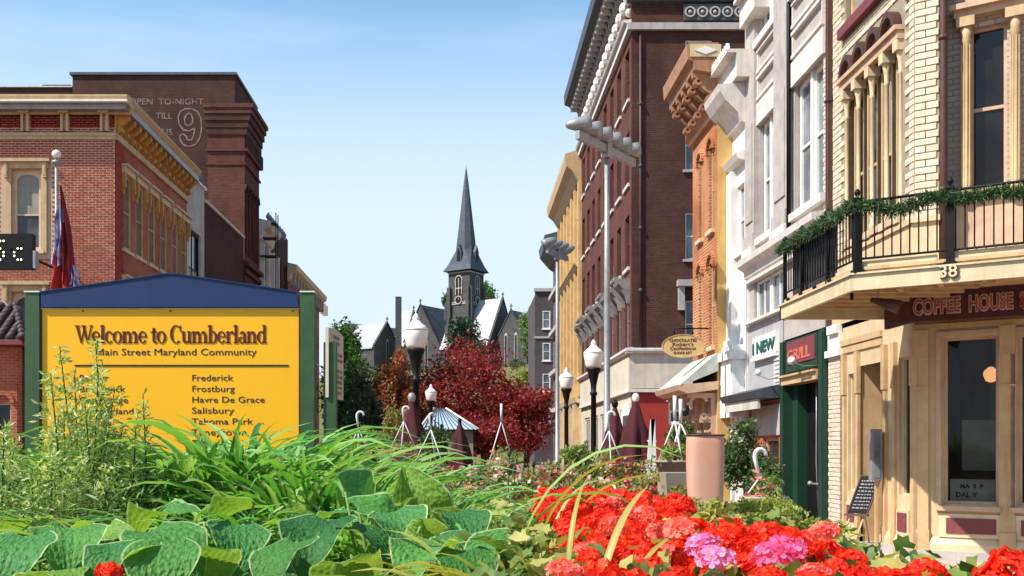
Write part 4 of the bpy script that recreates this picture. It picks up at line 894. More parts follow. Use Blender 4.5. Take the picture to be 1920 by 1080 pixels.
# tall brick building with painted wall
tb = root('painted_sign_building', (-14, DY(43), 0), 'tall dark brick building with faded lettering painted on its blank side wall', 'building')
ty = DY(43.2); tx1 = Xat(440, ty); tz1 = Zat(141, ty); tyb = Ysx(480, tx1)
part('main_block', MB().box(Xat(136,ty), tx1, ty, tyb, 0, tz1), m_brown, tb)
part('coping', MB().box(Xat(135,ty)-.1, tx1+.12, ty-.1, tyb, tz1, tz1+.14), m_slate, tb)
part('lower_block', MB().box(-34, Xat(136,ty)-.02, ty+.1, tyb, 0, Zat(163,ty)), m_brown, tb)
part('coping', MB().box(-34, Xat(136,ty)-.03, ty, tyb, Zat(163,ty), Zat(161,ty)), m_stone2, tb)
part('coping', MB().box(Xat(78,ty), Xat(132,ty), ty+.05, tyb, Zat(161,ty), Zat(158,ty)), m_slate, tb)
ZT = FY(ty); m_fade = M('faded_white_paint', (.34,.25,.23), .95, (.16,.09,.08), 3, 0, 30, .4)
m_fade2 = m_fade
px_m = ty/FP
text(tb, 'painted_lettering', 'OPEN  TO-NIGHT', ZT, Xat(242,ty), Zat(196,ty), .008, 17*px_m*.95, m_fade, .004, sx=1.08)
text(tb, 'painted_lettering', 'TILL', ZT, Xat(292,ty), Zat(223,ty), .008, 17*px_m, m_fade, .004)
text(tb, 'painted_lettering', 'US', ZT, Xat(303,ty), Zat(254,ty), .008, 18*px_m, m_fade, .004)
def strokeloop(pts, r=.035): 
    mb = MB()
    for a, b in zip(pts, pts[1:]):
        d = (Vector(b)-Vector(a)); nrm = Vector((-d.y, d.x)).normalized()*r; a, b = Vector(a), Vector(b); mb.prism(ZT, [tuple(a-nrm), tuple(b-nrm), tuple(b+nrm), tuple(a+nrm)], .004, .012)
    return mb
def P9(px, py): return (Xat(px, ty), Zat(py, ty))
out9 = [(338,262),(337,255),(343,251),(349,255),(352,263),(360,262),(364,250),(365,240),(355,246),(343,243),(336,232),(334,220),(338,209),(347,204),(360,204),(371,210),(377,222),(378,240),(375,258),(367,271),(354,275),(343,271),(338,262)]
in9 = [(350,215),(346,222),(347,232),(353,236),(360,232),(362,224),(359,215),(354,212),(350,215)]
part('painted_numeral', strokeloop([P9(*p) for p in out9]), m_fade, tb); part('painted_numeral', strokeloop([P9(*p) for p in in9]), m_fade, tb)
# projecting tower front
fy = DY(41); fx0 = Xat(389, fy); fyb = Ysx(486, XL); zt_ = Zat(196, fy)
arw = [(Ysx(p, XL)-.28, 11.6, Ysx(p, XL)+.28, 14.9) for p in (461, 466.5, 472, 477, 482)]
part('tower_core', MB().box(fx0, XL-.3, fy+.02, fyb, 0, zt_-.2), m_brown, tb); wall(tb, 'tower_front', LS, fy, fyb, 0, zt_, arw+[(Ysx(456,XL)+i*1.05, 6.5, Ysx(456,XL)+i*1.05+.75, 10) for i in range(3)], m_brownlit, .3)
wall(tb, 'tower_side', FY(fy), fx0, XL, 0, zt_, [], m_brownlit, .02)
for h in arw:
    window(tb, LS, (h[0]+h[2])/2, h[1], .56, 3.3, -.14, m_pipe, m_glass, .05, (.5,), arch=True)
    part('arch_hood', MB().ring(LS, (h[0]+h[2])/2, 14.9, .4, .28, 0, math.pi, 0, .1, 10), m_brown, tb)
for i in range(3): window(tb, LS, Ysx(456,XL)+i*1.05+.375, 6.5, .75, 3.5, -.12, m_cream, m_glass, .09, (.5,))
for z, n1, hh in ((zt_-.22, .5, .22), (zt_-.5, .4, .28), (zt_-.85, .3, .35), (zt_-1.2, .2, .35), (zt_-1.55, .13, .35), (zt_-2.4, .16, .16), (zt_-3.1, .1, .12), (11.0, .25, .2), (10.6, .15, .2)):
    part('string_course', MB().fb(LS, fy-n1*.5, fyb, z, z+hh-.004, 0, n1).fb(FY(fy), fx0-n1*.4, XL-.01, z, z+hh-.008, 0, n1*.5-.004), m_brownlit if hh != .35 else m_brown, tb)
for i in range(14): part('corbel', MB().fb(LS, fy+.1+i*.3, fy+.25+i*.3, zt_-2.24, zt_-1.56, 0, .12), m_brown, tb)
fe = MB(); yq = fyb+.2
for z in (12.2, 13.2, 14.0): fe.fb(LS, yq, yq+.6, z, z+.06, 0, .9)
for u in (yq, yq+.6): fe.fb(LS, u, u+.05, 12.2, 14.6, .85, .9)
fir = root('fire_escape', LS.p(yq, 12.2, 0), 'small black iron fire escape cage high on the far brick facade', 'fire escape'); part('cage', fe, m_black, fir)
# farther left buildings
def simple(name, label, ya, yb, z, mat, trim, cols, rows, cornice=True, X=XL):
    r = root(name, (X-3, ya, 0), label, 'building'); fr = FXp(X)
    pit = (yb-ya)/cols; hs = [(ya+pit*(i+.5)-pit*.27, q, ya+pit*(i+.5)+pit*.27, q+2.1) for i in range(cols) for q in rows]
    part('core', MB().box(X-9, X-.3, ya+.02, yb-.02, 0, z-.3), mat, r); wall(r, 'street_wall', fr, ya+.02, yb-.02, 0, z, hs, mat, .3)
    wall(r, 'end_wall', FY(ya+.02), X-9, X, 0, z, [], mat, .02)
    for h in hs: window(r, fr, (h[0]+h[2])/2, h[1], h[2]-h[0], 2.1, -.12, trim, m_glass, .1, (.5,), sill=trim)
    if cornice: part('cornice', MB().profile(fr, [(0,z-1.0),(.15,z-.9),(.25,z-.5),(.55,z-.3),(.62,z),(0,z+.15)], ya-.3, yb), trim, r)
    return r, fr
r, fr = simple('ornate_white_building', 'pale ornate narrow building with pilasters past the tall brick tower', fyb+.3, Ysx(508,XL), 14.1, m_whitegrey, m_stone2, 3, (4.5, 8, 11))
for i in range(4): part('pilaster', MB().fb(fr, fyb+.4+i*1.45, fyb+.65+i*1.45, 3.5, 13, 0, .2), m_stone2, r)
for i in range(8): part('finial', MB().lathe([(.12,14.15),(.06,14.3),(.15,14.45),(.02,14.7)], (XL+.4, fyb+.5+i*.7, 0), 8), m_steel, r)
simple('brown_brick_house', 'plain brown brick block past the ornate pale building', Ysx(508,XL), Ysx(540,XL), 14.9, m_brown, m_pipe, 3, (4.5, 8, 11), False)
r, fr = simple('bracketed_building', 'farthest left building with cream bracketed cornice above the sign post', Ysx(540,XL)+.1, DY(62), 13.3, m_redbrick, m_cream, 6, (4.5, 8))
for i in range(14): part('cornice_bracket', MB().fb(fr, Ysx(540,XL)+.5+i*1.15, Ysx(540,XL)+.7+i*1.15, 12.1, 12.9, 0, .4), m_stone, r)
# kiosk with tiled roof, far left
ky = DY(20); kx = Xat(32, ky)
kk = root('tiled_kiosk', (kx-1, ky, 0), 'small red brick kiosk with a dark tiled roof at the left edge', 'kiosk')
KF = FY(ky)
wall(kk, 'front_wall', KF, kx-3.6, kx, 0, Zat(650,ky), [(kx-.55, 1.2, kx-.15, 2.8), (kx-2.4, .0, kx-1.2, 3.0)], m_redbrick, .3)
part('core', MB().box(kx-3.6, kx-.02, ky+.32, ky+3, 0, Zat(652,ky)), m_brown, kk)
part('arch_ring', MB().ring(KF, kx-.35, 2.8, .3, .2, 0, math.pi, 0, .06, 12), m_redbrick, kk); window(kk, KF, kx-.35, 1.2, .4, 1.6, -.1, m_peach, m_glass, .05, (.5,))
zr0, zr1 = Zat(640, ky), Zat(578, ky)
part('eave', MB().box(kx-4, kx+.3, ky-.4, ky+3.3, zr0-.12, zr0), m_maroon, kk)
m_tile = M('dark_clay_tile', (.07,.035,.035), .6, (.045,.025,.026), 6)
tilem = {}
for i in range(16):
    t0 = i/16
    for j in range(7):
        s = j/7; x = kx+.25-.0-i*.27; xi = x-s*.0
        top = Vector((x-.6*s*(1 if i < 3 else 0), ky-.35+s*1.3, zr0+s*(zr1-zr0)*1.2)); 
        if x > kx+.25-.75*s: continue
        part('roof_tile', MB().tube([Vector((x, ky-.38+s*1.3, zr0+.03+s*1.0)), Vector((x, ky-.38+s*1.3+.24, zr0+.02+s*1.0+.17))], [.12,.1], 7), m_tile, kk)
part('roof', MB().add([(kx-4.1,ky-.4,zr0),(kx+.32,ky-.4,zr0),(kx-.5,ky+1.0,zr0+1.05),(kx-4.1,ky+1.0,zr0+1.05),(kx+.32,ky+3.3,zr0),(kx-.5,ky+1.9,zr0+1.05)], [(0,1,2,3),(1,4,5,2)]), m_tile, kk)
for i in range(9): s = i/9; part('hip_tile', MB().tube([Vector((kx+.32-.82*s, ky-.4+1.4*s, zr0+1.05*s+.05)), Vector((kx+.32-.82*(s+.1), ky-.4+1.4*(s+.1), zr0+1.05*(s+.1)+.04))], [.1,.08], 7), m_tile, kk)

# ================================================================ CHURCH
cy = DY(150)-2; S_ = cy/FP
chh = root('stone_church', (Xat(874,cy), cy, 13), 'dark stone church with a tall slate spire at the end of the street', 'church')
g1 = Vector((.83,-.56)).normalized(); g2 = Vector((-g1.y*-1*-1, 0)) if False else Vector((g1.y, -g1.x)).normalized()   # g2 faces left and towards the camera
def XZ(px, py, Y=cy): return Vector((Xat(px, Y), Y, Zat(py, Y)))
tc = XZ(874, 838); Wt = 44*S_*1.25*.8
A = Fr((tc.x, tc.y, 0), g2, g1)   # faces right-front ; along = g2
B = Fr((tc.x, tc.y, 0), g1, g2)   # faces left-front
hw = 2.35*1.0
zt0 = Zat(511, cy)
def rotbox(mb, h, z0, z1): return mb.add([tuple(tc+Vector((g1.x*a+g2.x*b, g1.y*a+g2.y*b, 0))+Vector((0,0,z-tc.z))) for z in (z0,z1) for a,b in ((-h,-h),(h,-h),(h,h),(-h,h))], [(0,3,2,1),(4,5,6,7),(0,1,5,4),(1,2,6,5),(2,3,7,6),(3,0,4,7)])
part('tower', rotbox(MB(), hw, 10, zt0), m_church, chh)
st = MB()
for z in (zt0-6.2, zt0-5.9, zt0-.4): rotbox(st, hw+.12, z, z+.2)
part('string_course', st, m_stone, chh)
for f_, nm in ((A,'r'),(B,'l')):
    for s in (-1, 1): part('buttress', MB().fb(f_, s*(hw-.3)-.35, s*(hw-.3)+.35, 10, zt0-3, hw, hw+.5).fb(f_, s*(hw-.3)-.35, s*(hw-.3)+.35, 10, zt0-10, hw, hw+1.1), m_church, chh)
    lw_ = part('belfry_window', MB().fb(f_, -.75, .75, zt0-4.4, zt0-2.0, hw, hw+.08).ring(f_, 0, zt0-2.0, .8, .0, 0, math.pi, hw, hw+.08, 10, 1.4), m_black, chh)
    part('tracery', MB().fb(f_, -.75, -.6, zt0-4.4, zt0-1.9, hw+.08, hw+.16).fb(f_, .6, .75, zt0-4.4, zt0-1.9, hw+.08, hw+.16).fb(f_, -.08, .08, zt0-4.4, zt0-1.4, hw+.08, hw+.16).ring(f_, 0, zt0-2.0, .85, .7, 0, math.pi, hw+.08, hw+.16, 10, 1.4).fb(f_, -.6, .6, zt0-3.3, zt0-3.15, hw+.08, hw+.14), m_stone, lw_)
    ck = part('clock', MB().ring(f_, 0, zt0-5.6+.2, .75, .0, 0, 2*math.pi, hw, hw+.2, 16), m_black, chh); part('clock_rim', MB().ring(f_, 0, zt0-5.4, .8, .62, 0, 2*math.pi, hw+.2, hw+.28, 16).fb(f_, -.04, .04, zt0-5.4, zt0-4.9, hw+.2, hw+.26), m_stone, ck)
def octspire(prof, mb, sharp=.414):
    rings = []
    for h, z, k in prof:   # h half width, k corner cut 0..1
        c = h*(1-k*.586); pts = [(h,-c),(h,c),(c,h),(-c,h),(-h,c),(-h,-c),(-c,-h),(c,-h)]
        rings.append([tuple(Vector((tc.x+g1.x*a+g2.x*b, tc.y+g1.y*a+g2.y*b, z))) for a,b in pts])
    V = [p for r in rings for p in r]; F = [(i*8+k_, i*8+(k_+1)%8, (i+1)*8+(k_+1)%8, (i+1)*8+k_) for i in range(len(rings)-1) for k_ in range(8)]
    return mb.add(V, F)
zz = lambda py: Zat(py, cy)
part('spire', octspire([(hw+.75, zt0, 0),(hw+.2, zz(499), .15),(1.75, zz(470), .9),(1.25, zz(420), 1),(.45, zz(345), 1),(.06, zz(314), 1)], MB()), m_slr, chh)
part('finial', MB().lathe([(.1,zz(320)),(.16,zz(317)),(.05,zz(315)),(.04,zz(308))], (tc.x,tc.y,0), 8), m_stone, chh)
for f_ in (A, B):
    d_ = part('lucarne', MB().prism(f_, [(-.55,zz(495)),(.55,zz(495)),(.55,zz(475)),(0,zz(462)),(-.55,zz(475))], 1.0, 2.45), m_slate, chh); part('louvre', MB().prism(f_, [(-.35,zz(493)),(.35,zz(493)),(.35,zz(477)),(0,zz(469)),(-.35,zz(477))], 2.45, 2.5), m_black, d_)
def gable(px, py, g, W, ze, L, name='wing', yoff=0, roofm=None, lanc=2):
    P = XZ(px, py, cy+yoff); s = Vector((-g.y, g.x)); f_ = Fr((P.x, P.y, 0), s, g); zr_ = P.z
    wg = part(name, MB().prism(f_, [(-W/2,8),(W/2,8),(W/2,ze),(0,zr_-.15),(-W/2,ze)], -L, 0), m_church, chh)
    for k in (-1, 1):
        sl = MB().prism(f_, [(k*(W/2+.3), ze-.35), (0, zr_-.02), (0, zr_+.2), (k*(W/2+.3), ze-.1)], -L, -.25); part('roof_slope', sl, roofm if roofm else m_slr, chh)
        part('coping', MB().prism(f_, [(k*(W/2+.1), ze-.1), (0, zr_+.1), (0, zr_+.45), (k*(W/2+.1), ze+.3)], -.3, .12), m_stone if False else m_church, chh)
    part('gable_cross', MB().fb(f_, -.07, .07, zr_+.3, zr_+1.3, -.1, .04).fb(f_, -.35, .35, zr_+.8, zr_+.95, -.1, .04), m_church, chh)
    for i in range(lanc):
        u = (i-(lanc-1)/2)*W*.32; lw = part('lancet_window', MB().fb(f_, u-.3, u+.3, ze-5, ze+1.2, .0, .06).ring(f_, u, ze+1.2, .3, .0, 0, math.pi, 0, .06, 8, 1.6), m_stone, chh)
        part('pane', MB().fb(f_, u-.2, u+.2, ze-4.8, ze+1.2, .06, .08), m_glass, lw)
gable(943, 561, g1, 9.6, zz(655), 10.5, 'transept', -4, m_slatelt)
gable(958, 583, g2, 6.5, zz(650), 9, 'chapel', -8)
gable(788, 573, g2, 9.0, zz(648), 9, 'nave_end', 4)
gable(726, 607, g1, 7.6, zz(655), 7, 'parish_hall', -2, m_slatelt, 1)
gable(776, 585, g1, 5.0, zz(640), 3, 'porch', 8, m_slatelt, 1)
part('long_roof', MB().prism(FY(cy+12), [(Xat(630,cy+12),zz(622)),(Xat(646,cy+12),zz(590)),(Xat(760,cy+12),zz(603)),(Xat(760,cy+12),10),(Xat(630,cy+12),10)], -8, 0), m_slate, chh)
part('chimney', MB().box(Xat(742,cy-3), Xat(753,cy-3), cy-4, cy-3, 15, zz(562)), m_church, chh)
part('pinnacle', MB().lathe([(.5,zz(600)),(.5,zz(578)),(.05,zz(560))], tuple(XZ(838,838)*1)[:2]+(0,), 6), m_church, chh)
# ================================================================ STREET FURNITURE
# --- welcome sign
sy = DY(7.5); SF = FY(sy); sx = lambda px: Xat(px, sy); sz = lambda py: Zat(py, sy)
ws = root('welcome_sign', (sx(320), sy, 0), 'big yellow town welcome sign with blue gabled top between two green posts', 'sign')
part('panel', MB().fb(SF, sx(79), sx(560), sz(850), sz(580), -.05, 0), m_yellow, ws)
m_yedge = M('pale_panel_edge', (.85,.72,.3), .5)
part('panel_edge', MB().fb(SF, sx(77), sx(562), sz(580), sz(578), -.05, .008), m_yedge, ws)
part('gable_board', MB().prism(SF, [(sx(79),sz(577)),(sx(560),sz(577)),(sx(558),sz(549)),(sx(330),sz(515)),(sx(316),sz(515)),(sx(79),sz(549))], -.09, .03), m_blue, ws)
part('gable_cap', MB().prism(SF, [(sx(558),sz(549)),(sx(558),sz(547)),(sx(330),sz(513)),(sx(330),sz(515))], -.11, .04).prism(SF, [(sx(330),sz(515)),(sx(330),sz(513)),(sx(316),sz(513)),(sx(316),sz(515))], -.11, .04).prism(SF, [(sx(79),sz(549)),(sx(79),sz(547)),(sx(316),sz(513)),(sx(316),sz(515))], -.11, .04), m_blue, ws)
for a, b in ((49, 76), (564, 590)):
    po = part('post', MB().fb(SF, sx(a), sx(b), 0, sz(549), -.1, .03), m_postgreen, ws)
    part('post_cap', MB().fb(SF, sx(a)-.005, sx(b)+.005, sz(549), sz(546.5), -.11, .04), m_white, po)
for px in (156, 320, 549): part('screw', MB().sphere(SF.p(sx(px), sz(583), .002), .009, 8, 5), m_ink, ws)
def ell(mb, u, v, cx, cy, rx, ry, t, s, a0, a1, k=14):
    A_ = [math.radians(a0+(a1-a0)*i/k) for i in range(k+1)]; P = []
    o_ = [(u+cx+rx*math.cos(a), v+cy+ry*math.sin(a)) for a in A_]; i_ = [(u+cx+(rx-t)*math.cos(a), v+cy+(ry-s)*math.sin(a)) for a in A_]
    for j in range(k): mb.prism(SF, [o_[j], o_[j+1], i_[j+1], i_[j]], .002, .006)
def glyph(ch, u, v, h, k=1.0):
    mb = MB(); t = .15*h; s = .045*h; x = .64*h
    def R(a, b, c, d): mb.fb(SF, u+a*h, u+b*h, v+c*h, v+d*h, .002, .0062)
    def Q(*p): mb.prism(SF, [(u+a*h, v+b*h) for a, b in p], .002, .0064)
    def stem(a, top, bot=0, ls=.07, rs=.07, ts=True):
        R(a, a+.15, bot, top); R(a-ls, a+.15+rs, bot, bot+.04)
        if ts: Q((a-ls, top-.1), (a, top-.05), (a, top), (a-ls, top-.06))
    w = .5
    if ch == 'W':
        Q((.06,1),(.22,1),(.40,0),(.34,0)); Q((.34,0),(.40,0),(.58,.9),(.53,.9)); Q((.42,1),(.58,1),(.76,0),(.70,0)); Q((.70,0),(.76,0),(.97,1),(.92,1)); R(0,.28,.96,1); R(.37,.63,.96,1); R(.85,1.04,.96,1); w = 1.0
    elif ch == 'C': ell(mb, u, v, .36*h, .5*h, .34*h, .52*h, .16*h, s, 48, 312); R(.58,.63,.66,1.0); w = .7
    elif ch == 'e': ell(mb, u, v, .25*h, .33*h, .24*h, .35*h, .13*h, s, -318+360-0, 328) ; ell(mb, u, v, .25*h, .33*h, .24*h, .35*h, .10*h, s, 0, 45); R(.12,.47,.34,.38); w = .53
    elif ch == 'c': ell(mb, u, v, .25*h, .33*h, .24*h, .35*h, .13*h, s, 50, 320); ell(mb, u, v, .4*h, .52*h, .07*h, .07*h, .06*h, .06*h, 0, 360); w = .5
    elif ch == 'o': ell(mb, u, v, .27*h, .33*h, .27*h, .35*h, .14*h, s, 0, 360, 20); w = .57
    elif ch == 'l': stem(.08, 1.02); w = .32
    elif ch == 't': R(.12,.26,.1,.85); R(0,.38,.6,.65); ell(mb, u, v, .27*h, .12*h, .15*h, .13*h, .12*h, s, 180, 330); w = .4
    elif ch == 'm':
        stem(.07, .66)
        for c_ in (.42, .75): R(c_-.03+.0, c_+.11, 0, .45); R(c_-.09, c_+.17, 0, .04); ell(mb, u, v, (c_-.06)*h, .42*h, .17*h, .25*h, .14*h, .07*h, 0, 150)
        w = .97
    elif ch in 'nr':
        stem(.07, .66)
        if ch == 'n': R(.39,.53,0,.45); R(.33,.6,0,.04); ell(mb, u, v, .36*h, .42*h, .17*h, .25*h, .14*h, .07*h, 0, 150); w = .64
        else: ell(mb, u, v, .36*h, .5*h, .14*h, .17*h, .06*h, .06*h, 60, 160); ell(mb, u, v, .4*h, .57*h, .075*h, .075*h, .07*h, .07*h, 0, 360); w = .48
    elif ch == 'u': R(.07,.21,.18,.66); R(0,.21,.62,.66); R(.39,.53,0,.66); R(.32,.53,.62,.66); R(.53,.6,0,.04); ell(mb, u, v, .24*h, .22*h, .17*h, .24*h, .14*h, .07*h, 180, 330); w = .63
    elif ch == 'b': stem(.07, 1.02, 0, .07, -.1); ell(mb, u, v, .3*h, .33*h, .24*h, .35*h, .14*h, s, -160, 160, 18); w = .58
    elif ch == 'd': R(.36,.5,0,1.02); R(.29,.36,.98,1.02); R(.5,.57,0,.04); ell(mb, u, v, .26*h, .33*h, .25*h, .35*h, .14*h, s, 25, 335, 18); w = .59
    elif ch == 'a': R(.3,.44,.06,.5); R(.44,.5,.0,.05); ell(mb, u, v, .26*h, .46*h, .18*h, .21*h, .14*h, s, 0, 160); ell(mb, u, v, .21*h, .17*h, .2*h, .19*h, .13*h, s, 60, 320); R(.36,.46,0,.12); w = .52
    elif ch == ' ': w = .26
    return mb, w*h
u = 0; s_ = 'Welcome to Cumberland'; h = 33*sy/FP
tot = sum(glyph(c, 0, 0, h)[1] for c in s_); gap_ = (sx(501)-sx(140)-tot)/(len(s_)-1); u = sx(140); m_h = MB()
for c in s_:
    mb, wd_ = glyph(c, u, sz(643), h); m_h.v, b0 = m_h.v, len(m_h.v); m_h.f += [tuple(b0+i for i in f) for f in mb.f]; m_h.v += mb.v; m_h.sm += mb.sm; u += wd_+gap_
part('heading_lettering', m_h, m_redink, ws, kind='stuff')
def fit(s, x0, x1, yb_, hpx, bold=0):
    c = bpy.data.curves.new('t', 'FONT'); c.body = s; c.size = 1; o = bpy.data.objects.new('t', c); COL.objects.link(o); bpy.context.evaluated_depsgraph_get().update(); wv = max(x[0] for x in o.bound_box); bpy.data.objects.remove(o)
    H = hpx*sy/FP*1.38; text(ws, 'lettering', s, SF, sx(x0), sz(yb_), .0025, H, m_ink, .0008, sx=(sx(x1)-sx(x0))/(wv*H), bold=bold)
fit('Main Street Maryland Community', 179, 481, 666, 13)
part('rule_line', MB().fb(SF, sx(140), sx(541), sz(687), sz(684), .002, .005), m_ink, ws)
for i, (s, x1) in enumerate((('Frederick', 437), ('Frostburg', 440), ('Havre De Grace', 496), ('Salisbury', 439), ('Takoma Park', 474), ('Taneytown', 462), ('Thurmont', 440))): fit(s, 359, x1, 714+i*20.4, 12)
for i, (s, x1) in enumerate((('Bel Air', 204), ('Brunswick', 235), ('Cambridge', 240), ('Cumberland', 250), ('Denton', 208), ('Easton', 205), ('Elkton', 200))): fit(s, 148, x1, 714+i*20.8, 12)
# --- narrow side sign
nx = Xat(644, DY(7.8)); ny0, ny1 = DY(7.5), DY(7.5)+.62
na = root('narrow_notice_sign', (nx-.08, ny0, 0), 'narrow cream notice board seen edge-on on a green post right of the welcome sign', 'sign')
part('post', MB().box(Xat(606, ny0), Xat(629, ny0), ny0+.02, ny0+.14, 0, Zat(641, ny0)), m_postgreen, na)
NF = Fr((Xat(616, ny0), ny0, 0), (Xat(644, ny0+.62)-Xat(616, ny0), .62), (.62, -(Xat(644, ny0+.62)-Xat(616, ny0))))
NL = Vector((Xat(644, ny0+.62)-Xat(616, ny0), .62)).length; nz0, nz1 = Zat(745, ny0), Zat(614, ny0)
part('board', MB().prism(NF, [(0,nz0),(NL,nz0),(NL,nz1-.02),(NL*.5,nz1+.02),(0,nz1)], -.03, 0), M('cream_board', (.62,.5,.36), .6, (.55,.44,.32), 4), na)
m_worn = M('worn_brown_print', (.22,.10,.07), .8, (.45,.3,.22), 40)
wp = MB(); rr = random.Random(3)
for i in range(11):
    v = nz1-.08-i*.053; L0 = (.28 if i < 2 else .1)*NL; u = L0
    if i in (2, 5): continue
    while u < NL-L0-.02: l = rr.uniform(.02, .05); wp.fb(NF, u, u+l, v, v+.03, .001, .004); u += l+.014
part('worn_lettering', wp, m_worn, na, kind='stuff')

# --- acorn street lamps
m_globe = M('frosted_globe', (.82,.74,.66), .35, (.78,.7,.62), 4, 0, 30, 0)
def lamp_(loc, label):
    r = root('street_lamp', loc, label, 'street lamp', 'acorn street lamps along the mall')
    o = Vector(loc)
    part('post', MB().lathe([(.2,0),(.2,.12),(.15,.3),(.1,.5),(.075,.6),(.07,1.5),(.062,2.9),(.085,2.92),(.085,2.98),(.06,3.0),(.07,3.15),(.13,3.42),(.17,3.5),(.17,3.54)], o, 14), m_black, r)
    gb_ = part('globe', MB().lathe([(.15,3.54),(.19,3.6),(.215,3.75),(.235,3.86),(.225,3.88)], o, 18), m_globe, r)
    part('cap', MB().lathe([(.24,3.88),(.24,3.9),(.17,3.98),(.11,4.02),(.09,4.05),(.06,4.09),(.07,4.12),(.04,4.17),(.01,4.21)], o, 18), m_white, r)
    return r
lp = [(780,15,'large black street lamp with white globe in front of the church roof'), (1113,18.7,'black street lamp with white globe just left of the tall floodlight pole'), (1062,25.3,'smaller street lamp with white globe by the far floodlight pole'), (808,32,'smallest street lamp, above the blue kiosk roof')]
L0 = None
for px, d, lab in lp:
    Y = DY(d); loc = (Xat(px, Y), Y, 0)
    if L0 is None: L0 = lamp_(loc, lab)
    else: c = copy_tree(L0); c.location = loc; c['label'] = lab
# --- floodlight poles
def flood(loc, ang, n, label):
    r = root('floodlight_pole', loc, label, 'floodlight pole', 'tall galvanised floodlight poles'); o = Vector(loc)
    part('pole', MB().lathe([(.16,0),(.16,.1),(.08,.12),(.07,5),(.055,8.55)], o, 14), m_steel, r)
    U_ = Vector((math.cos(ang), math.sin(ang), 0)); Nn = Vector((U_.y, -U_.x, 0)); W_ = n*.36
    f = Fr(o, U_, Nn); part('crossbar', MB().fb(f, -W_*.62, W_*.62, 8.3, 8.48, -.05, .05).fb(f, -.1, .1, 8.2, 8.6, -.08, .08), m_steel, r)
    for i in range(n):
        c = f.p(-W_*.55+W_*1.1*i/(n-1), 8.66, 0); d = Vector((-.93,-.1,-.12)).normalized() if n == 6 else Vector((.8,.1,.35)).normalized()
        h_ = part('lamp_head', MB().tube([c+d*.34, c+d*.27, c+d*.12, c-d*.1, c-d*.2], [.03,.09,.14,.165,.17], 14), m_steel, r)
        part('lens', MB().tube([c-d*.195, c-d*.215], [.155,.155], 14), m_glassb, h_)
        part('yoke', MB().tube([c, c-Vector((0,0,.2))], .02, 6), m_steel, h_)
flood((Xat(1138, DY(18)), DY(18), 0), math.radians(54), 6, 'nearer tall grey floodlight pole with a row of six lamp heads')
flood((Xat(1045, DY(27.8)), DY(27.8), 0), math.radians(62), 4, 'farther grey floodlight pole with angled lamp heads at its top')
# --- closed umbrellas
def umbrella(loc, top, wdt, ball, label, rs):
    r = root('closed_umbrella', loc, label, 'umbrella', 'folded maroon patio umbrellas'); o = Vector(loc); rr = random.Random(rs); n_ = 32; rings = []
    for k in range(13):
        t = k/12; z = top-.12-t*(top-1.02); R = wdt*(.12+.88*min(1, t*1.25)**.8)*(1 if t < .45 else 1.0)*(1.12 if .3 < t < .4 else 1)*(.9 if .42 < t < .5 else 1)
        rings.append([(R*(1+.22*math.sin(5*a+rs)*min(1,t*2)+.1*math.sin(11*a+t*3)*t)*math.cos(a), R*(1+.22*math.sin(5*a+rs)*min(1,t*2)+.1*math.sin(11*a+t*3)*t)*math.sin(a), z) for a in (2*math.pi*i/n_ for i in range(n_))])
    V = [(o.x+p[0], o.y+p[1], p[2]) for q in rings for p in q]; mb = MB().add(V, [(i*n_+k, i*n_+(k+1)%n_, (i+1)*n_+(k+1)%n_, (i+1)*n_+k) for i in range(12) for k in range(n_)], True)
    part('canopy', mb, m_umb, r)
    part('pole', MB().tube([o, o+Vector((0,0,top-.08))], .025, 8), m_black, r)
    part('finial', MB().lathe([(.03,top-.14),(.06,top-.1),(.075,top-.03),(.05,top+.03),(.01,top+.05)], o, 12), ball, r)
for px, d, top, wd_, bm, lab, rs in ((772,14.4,2.63,.36,m_steel,'closed maroon umbrella with a grey ball against the big street lamp post',1), (862,28,2.66,.38,m_black,'closed maroon umbrella in front of the kiosk roof corner',2), (828,33,2.6,.26,m_black,'small closed maroon umbrella below the kiosk eave',3), (1153,17.4,2.68,.33,m_black,'closed maroon umbrella touching the floodlight pole, left of its twin',4), (1192,15.6,2.7,.37,m_white,'closed maroon umbrella with a white ball top right of its twin',5)):
    Y = DY(d); umbrella((Xat(px, Y), Y, 0), top, wd_, bm, lab, rs)
# --- blue roofed kiosk
pk = DY(38); kx0, kx1 = Xat(790, pk), Xat(893, pk); kz = Zat(805, pk); kt = Zat(765, pk)
pv = root('blue_roofed_kiosk', ((kx0+kx1)/2, pk, 0), 'small kiosk with a pale blue ribbed metal hip roof below the red maples', 'kiosk')
m_bluer = M('pale_blue_metal', (.42,.55,.68), .35, (.36,.5,.64), 3, 0, 30, .05, .2)
mid0, mid1 = Xat(812, pk), Xat(835, pk)
part('roof', MB().add([(kx0-.1,pk-.1,kz),(kx1+.1,pk-.1,kz),(mid1,pk+1.3,kt),(mid0,pk+1.3,kt),(kx0-.1,pk+2.7,kz),(kx1+.1,pk+2.7,kz)], [(0,1,2,3),(1,5,2),(5,4,3,2),(4,0,3)]), m_bluer, pv)
for i in range(11):
    t = (i+.5)/11; xb = kx0+(kx1-kx0)*t; xt = mid0+(mid1-mid0)*t; part('roof_rib', MB().tube([(xb,pk-.11,kz+.02),(xt if 0 < t < 1 else xt, pk+1.28, kt+.02)], .022, 5), m_slate, pv)
for a, b in ((kx0-.1, mid0), (kx1+.1, mid1)): part('hip_ridge', MB().tube([(a,pk-.12,kz+.02),(b,pk+1.3,kt+.04)], .05, 6), m_white, pv)
part('eave', MB().box(kx0-.1, kx1+.1, pk-.12, pk+2.7, kz-.06, kz-.005), m_black, pv)
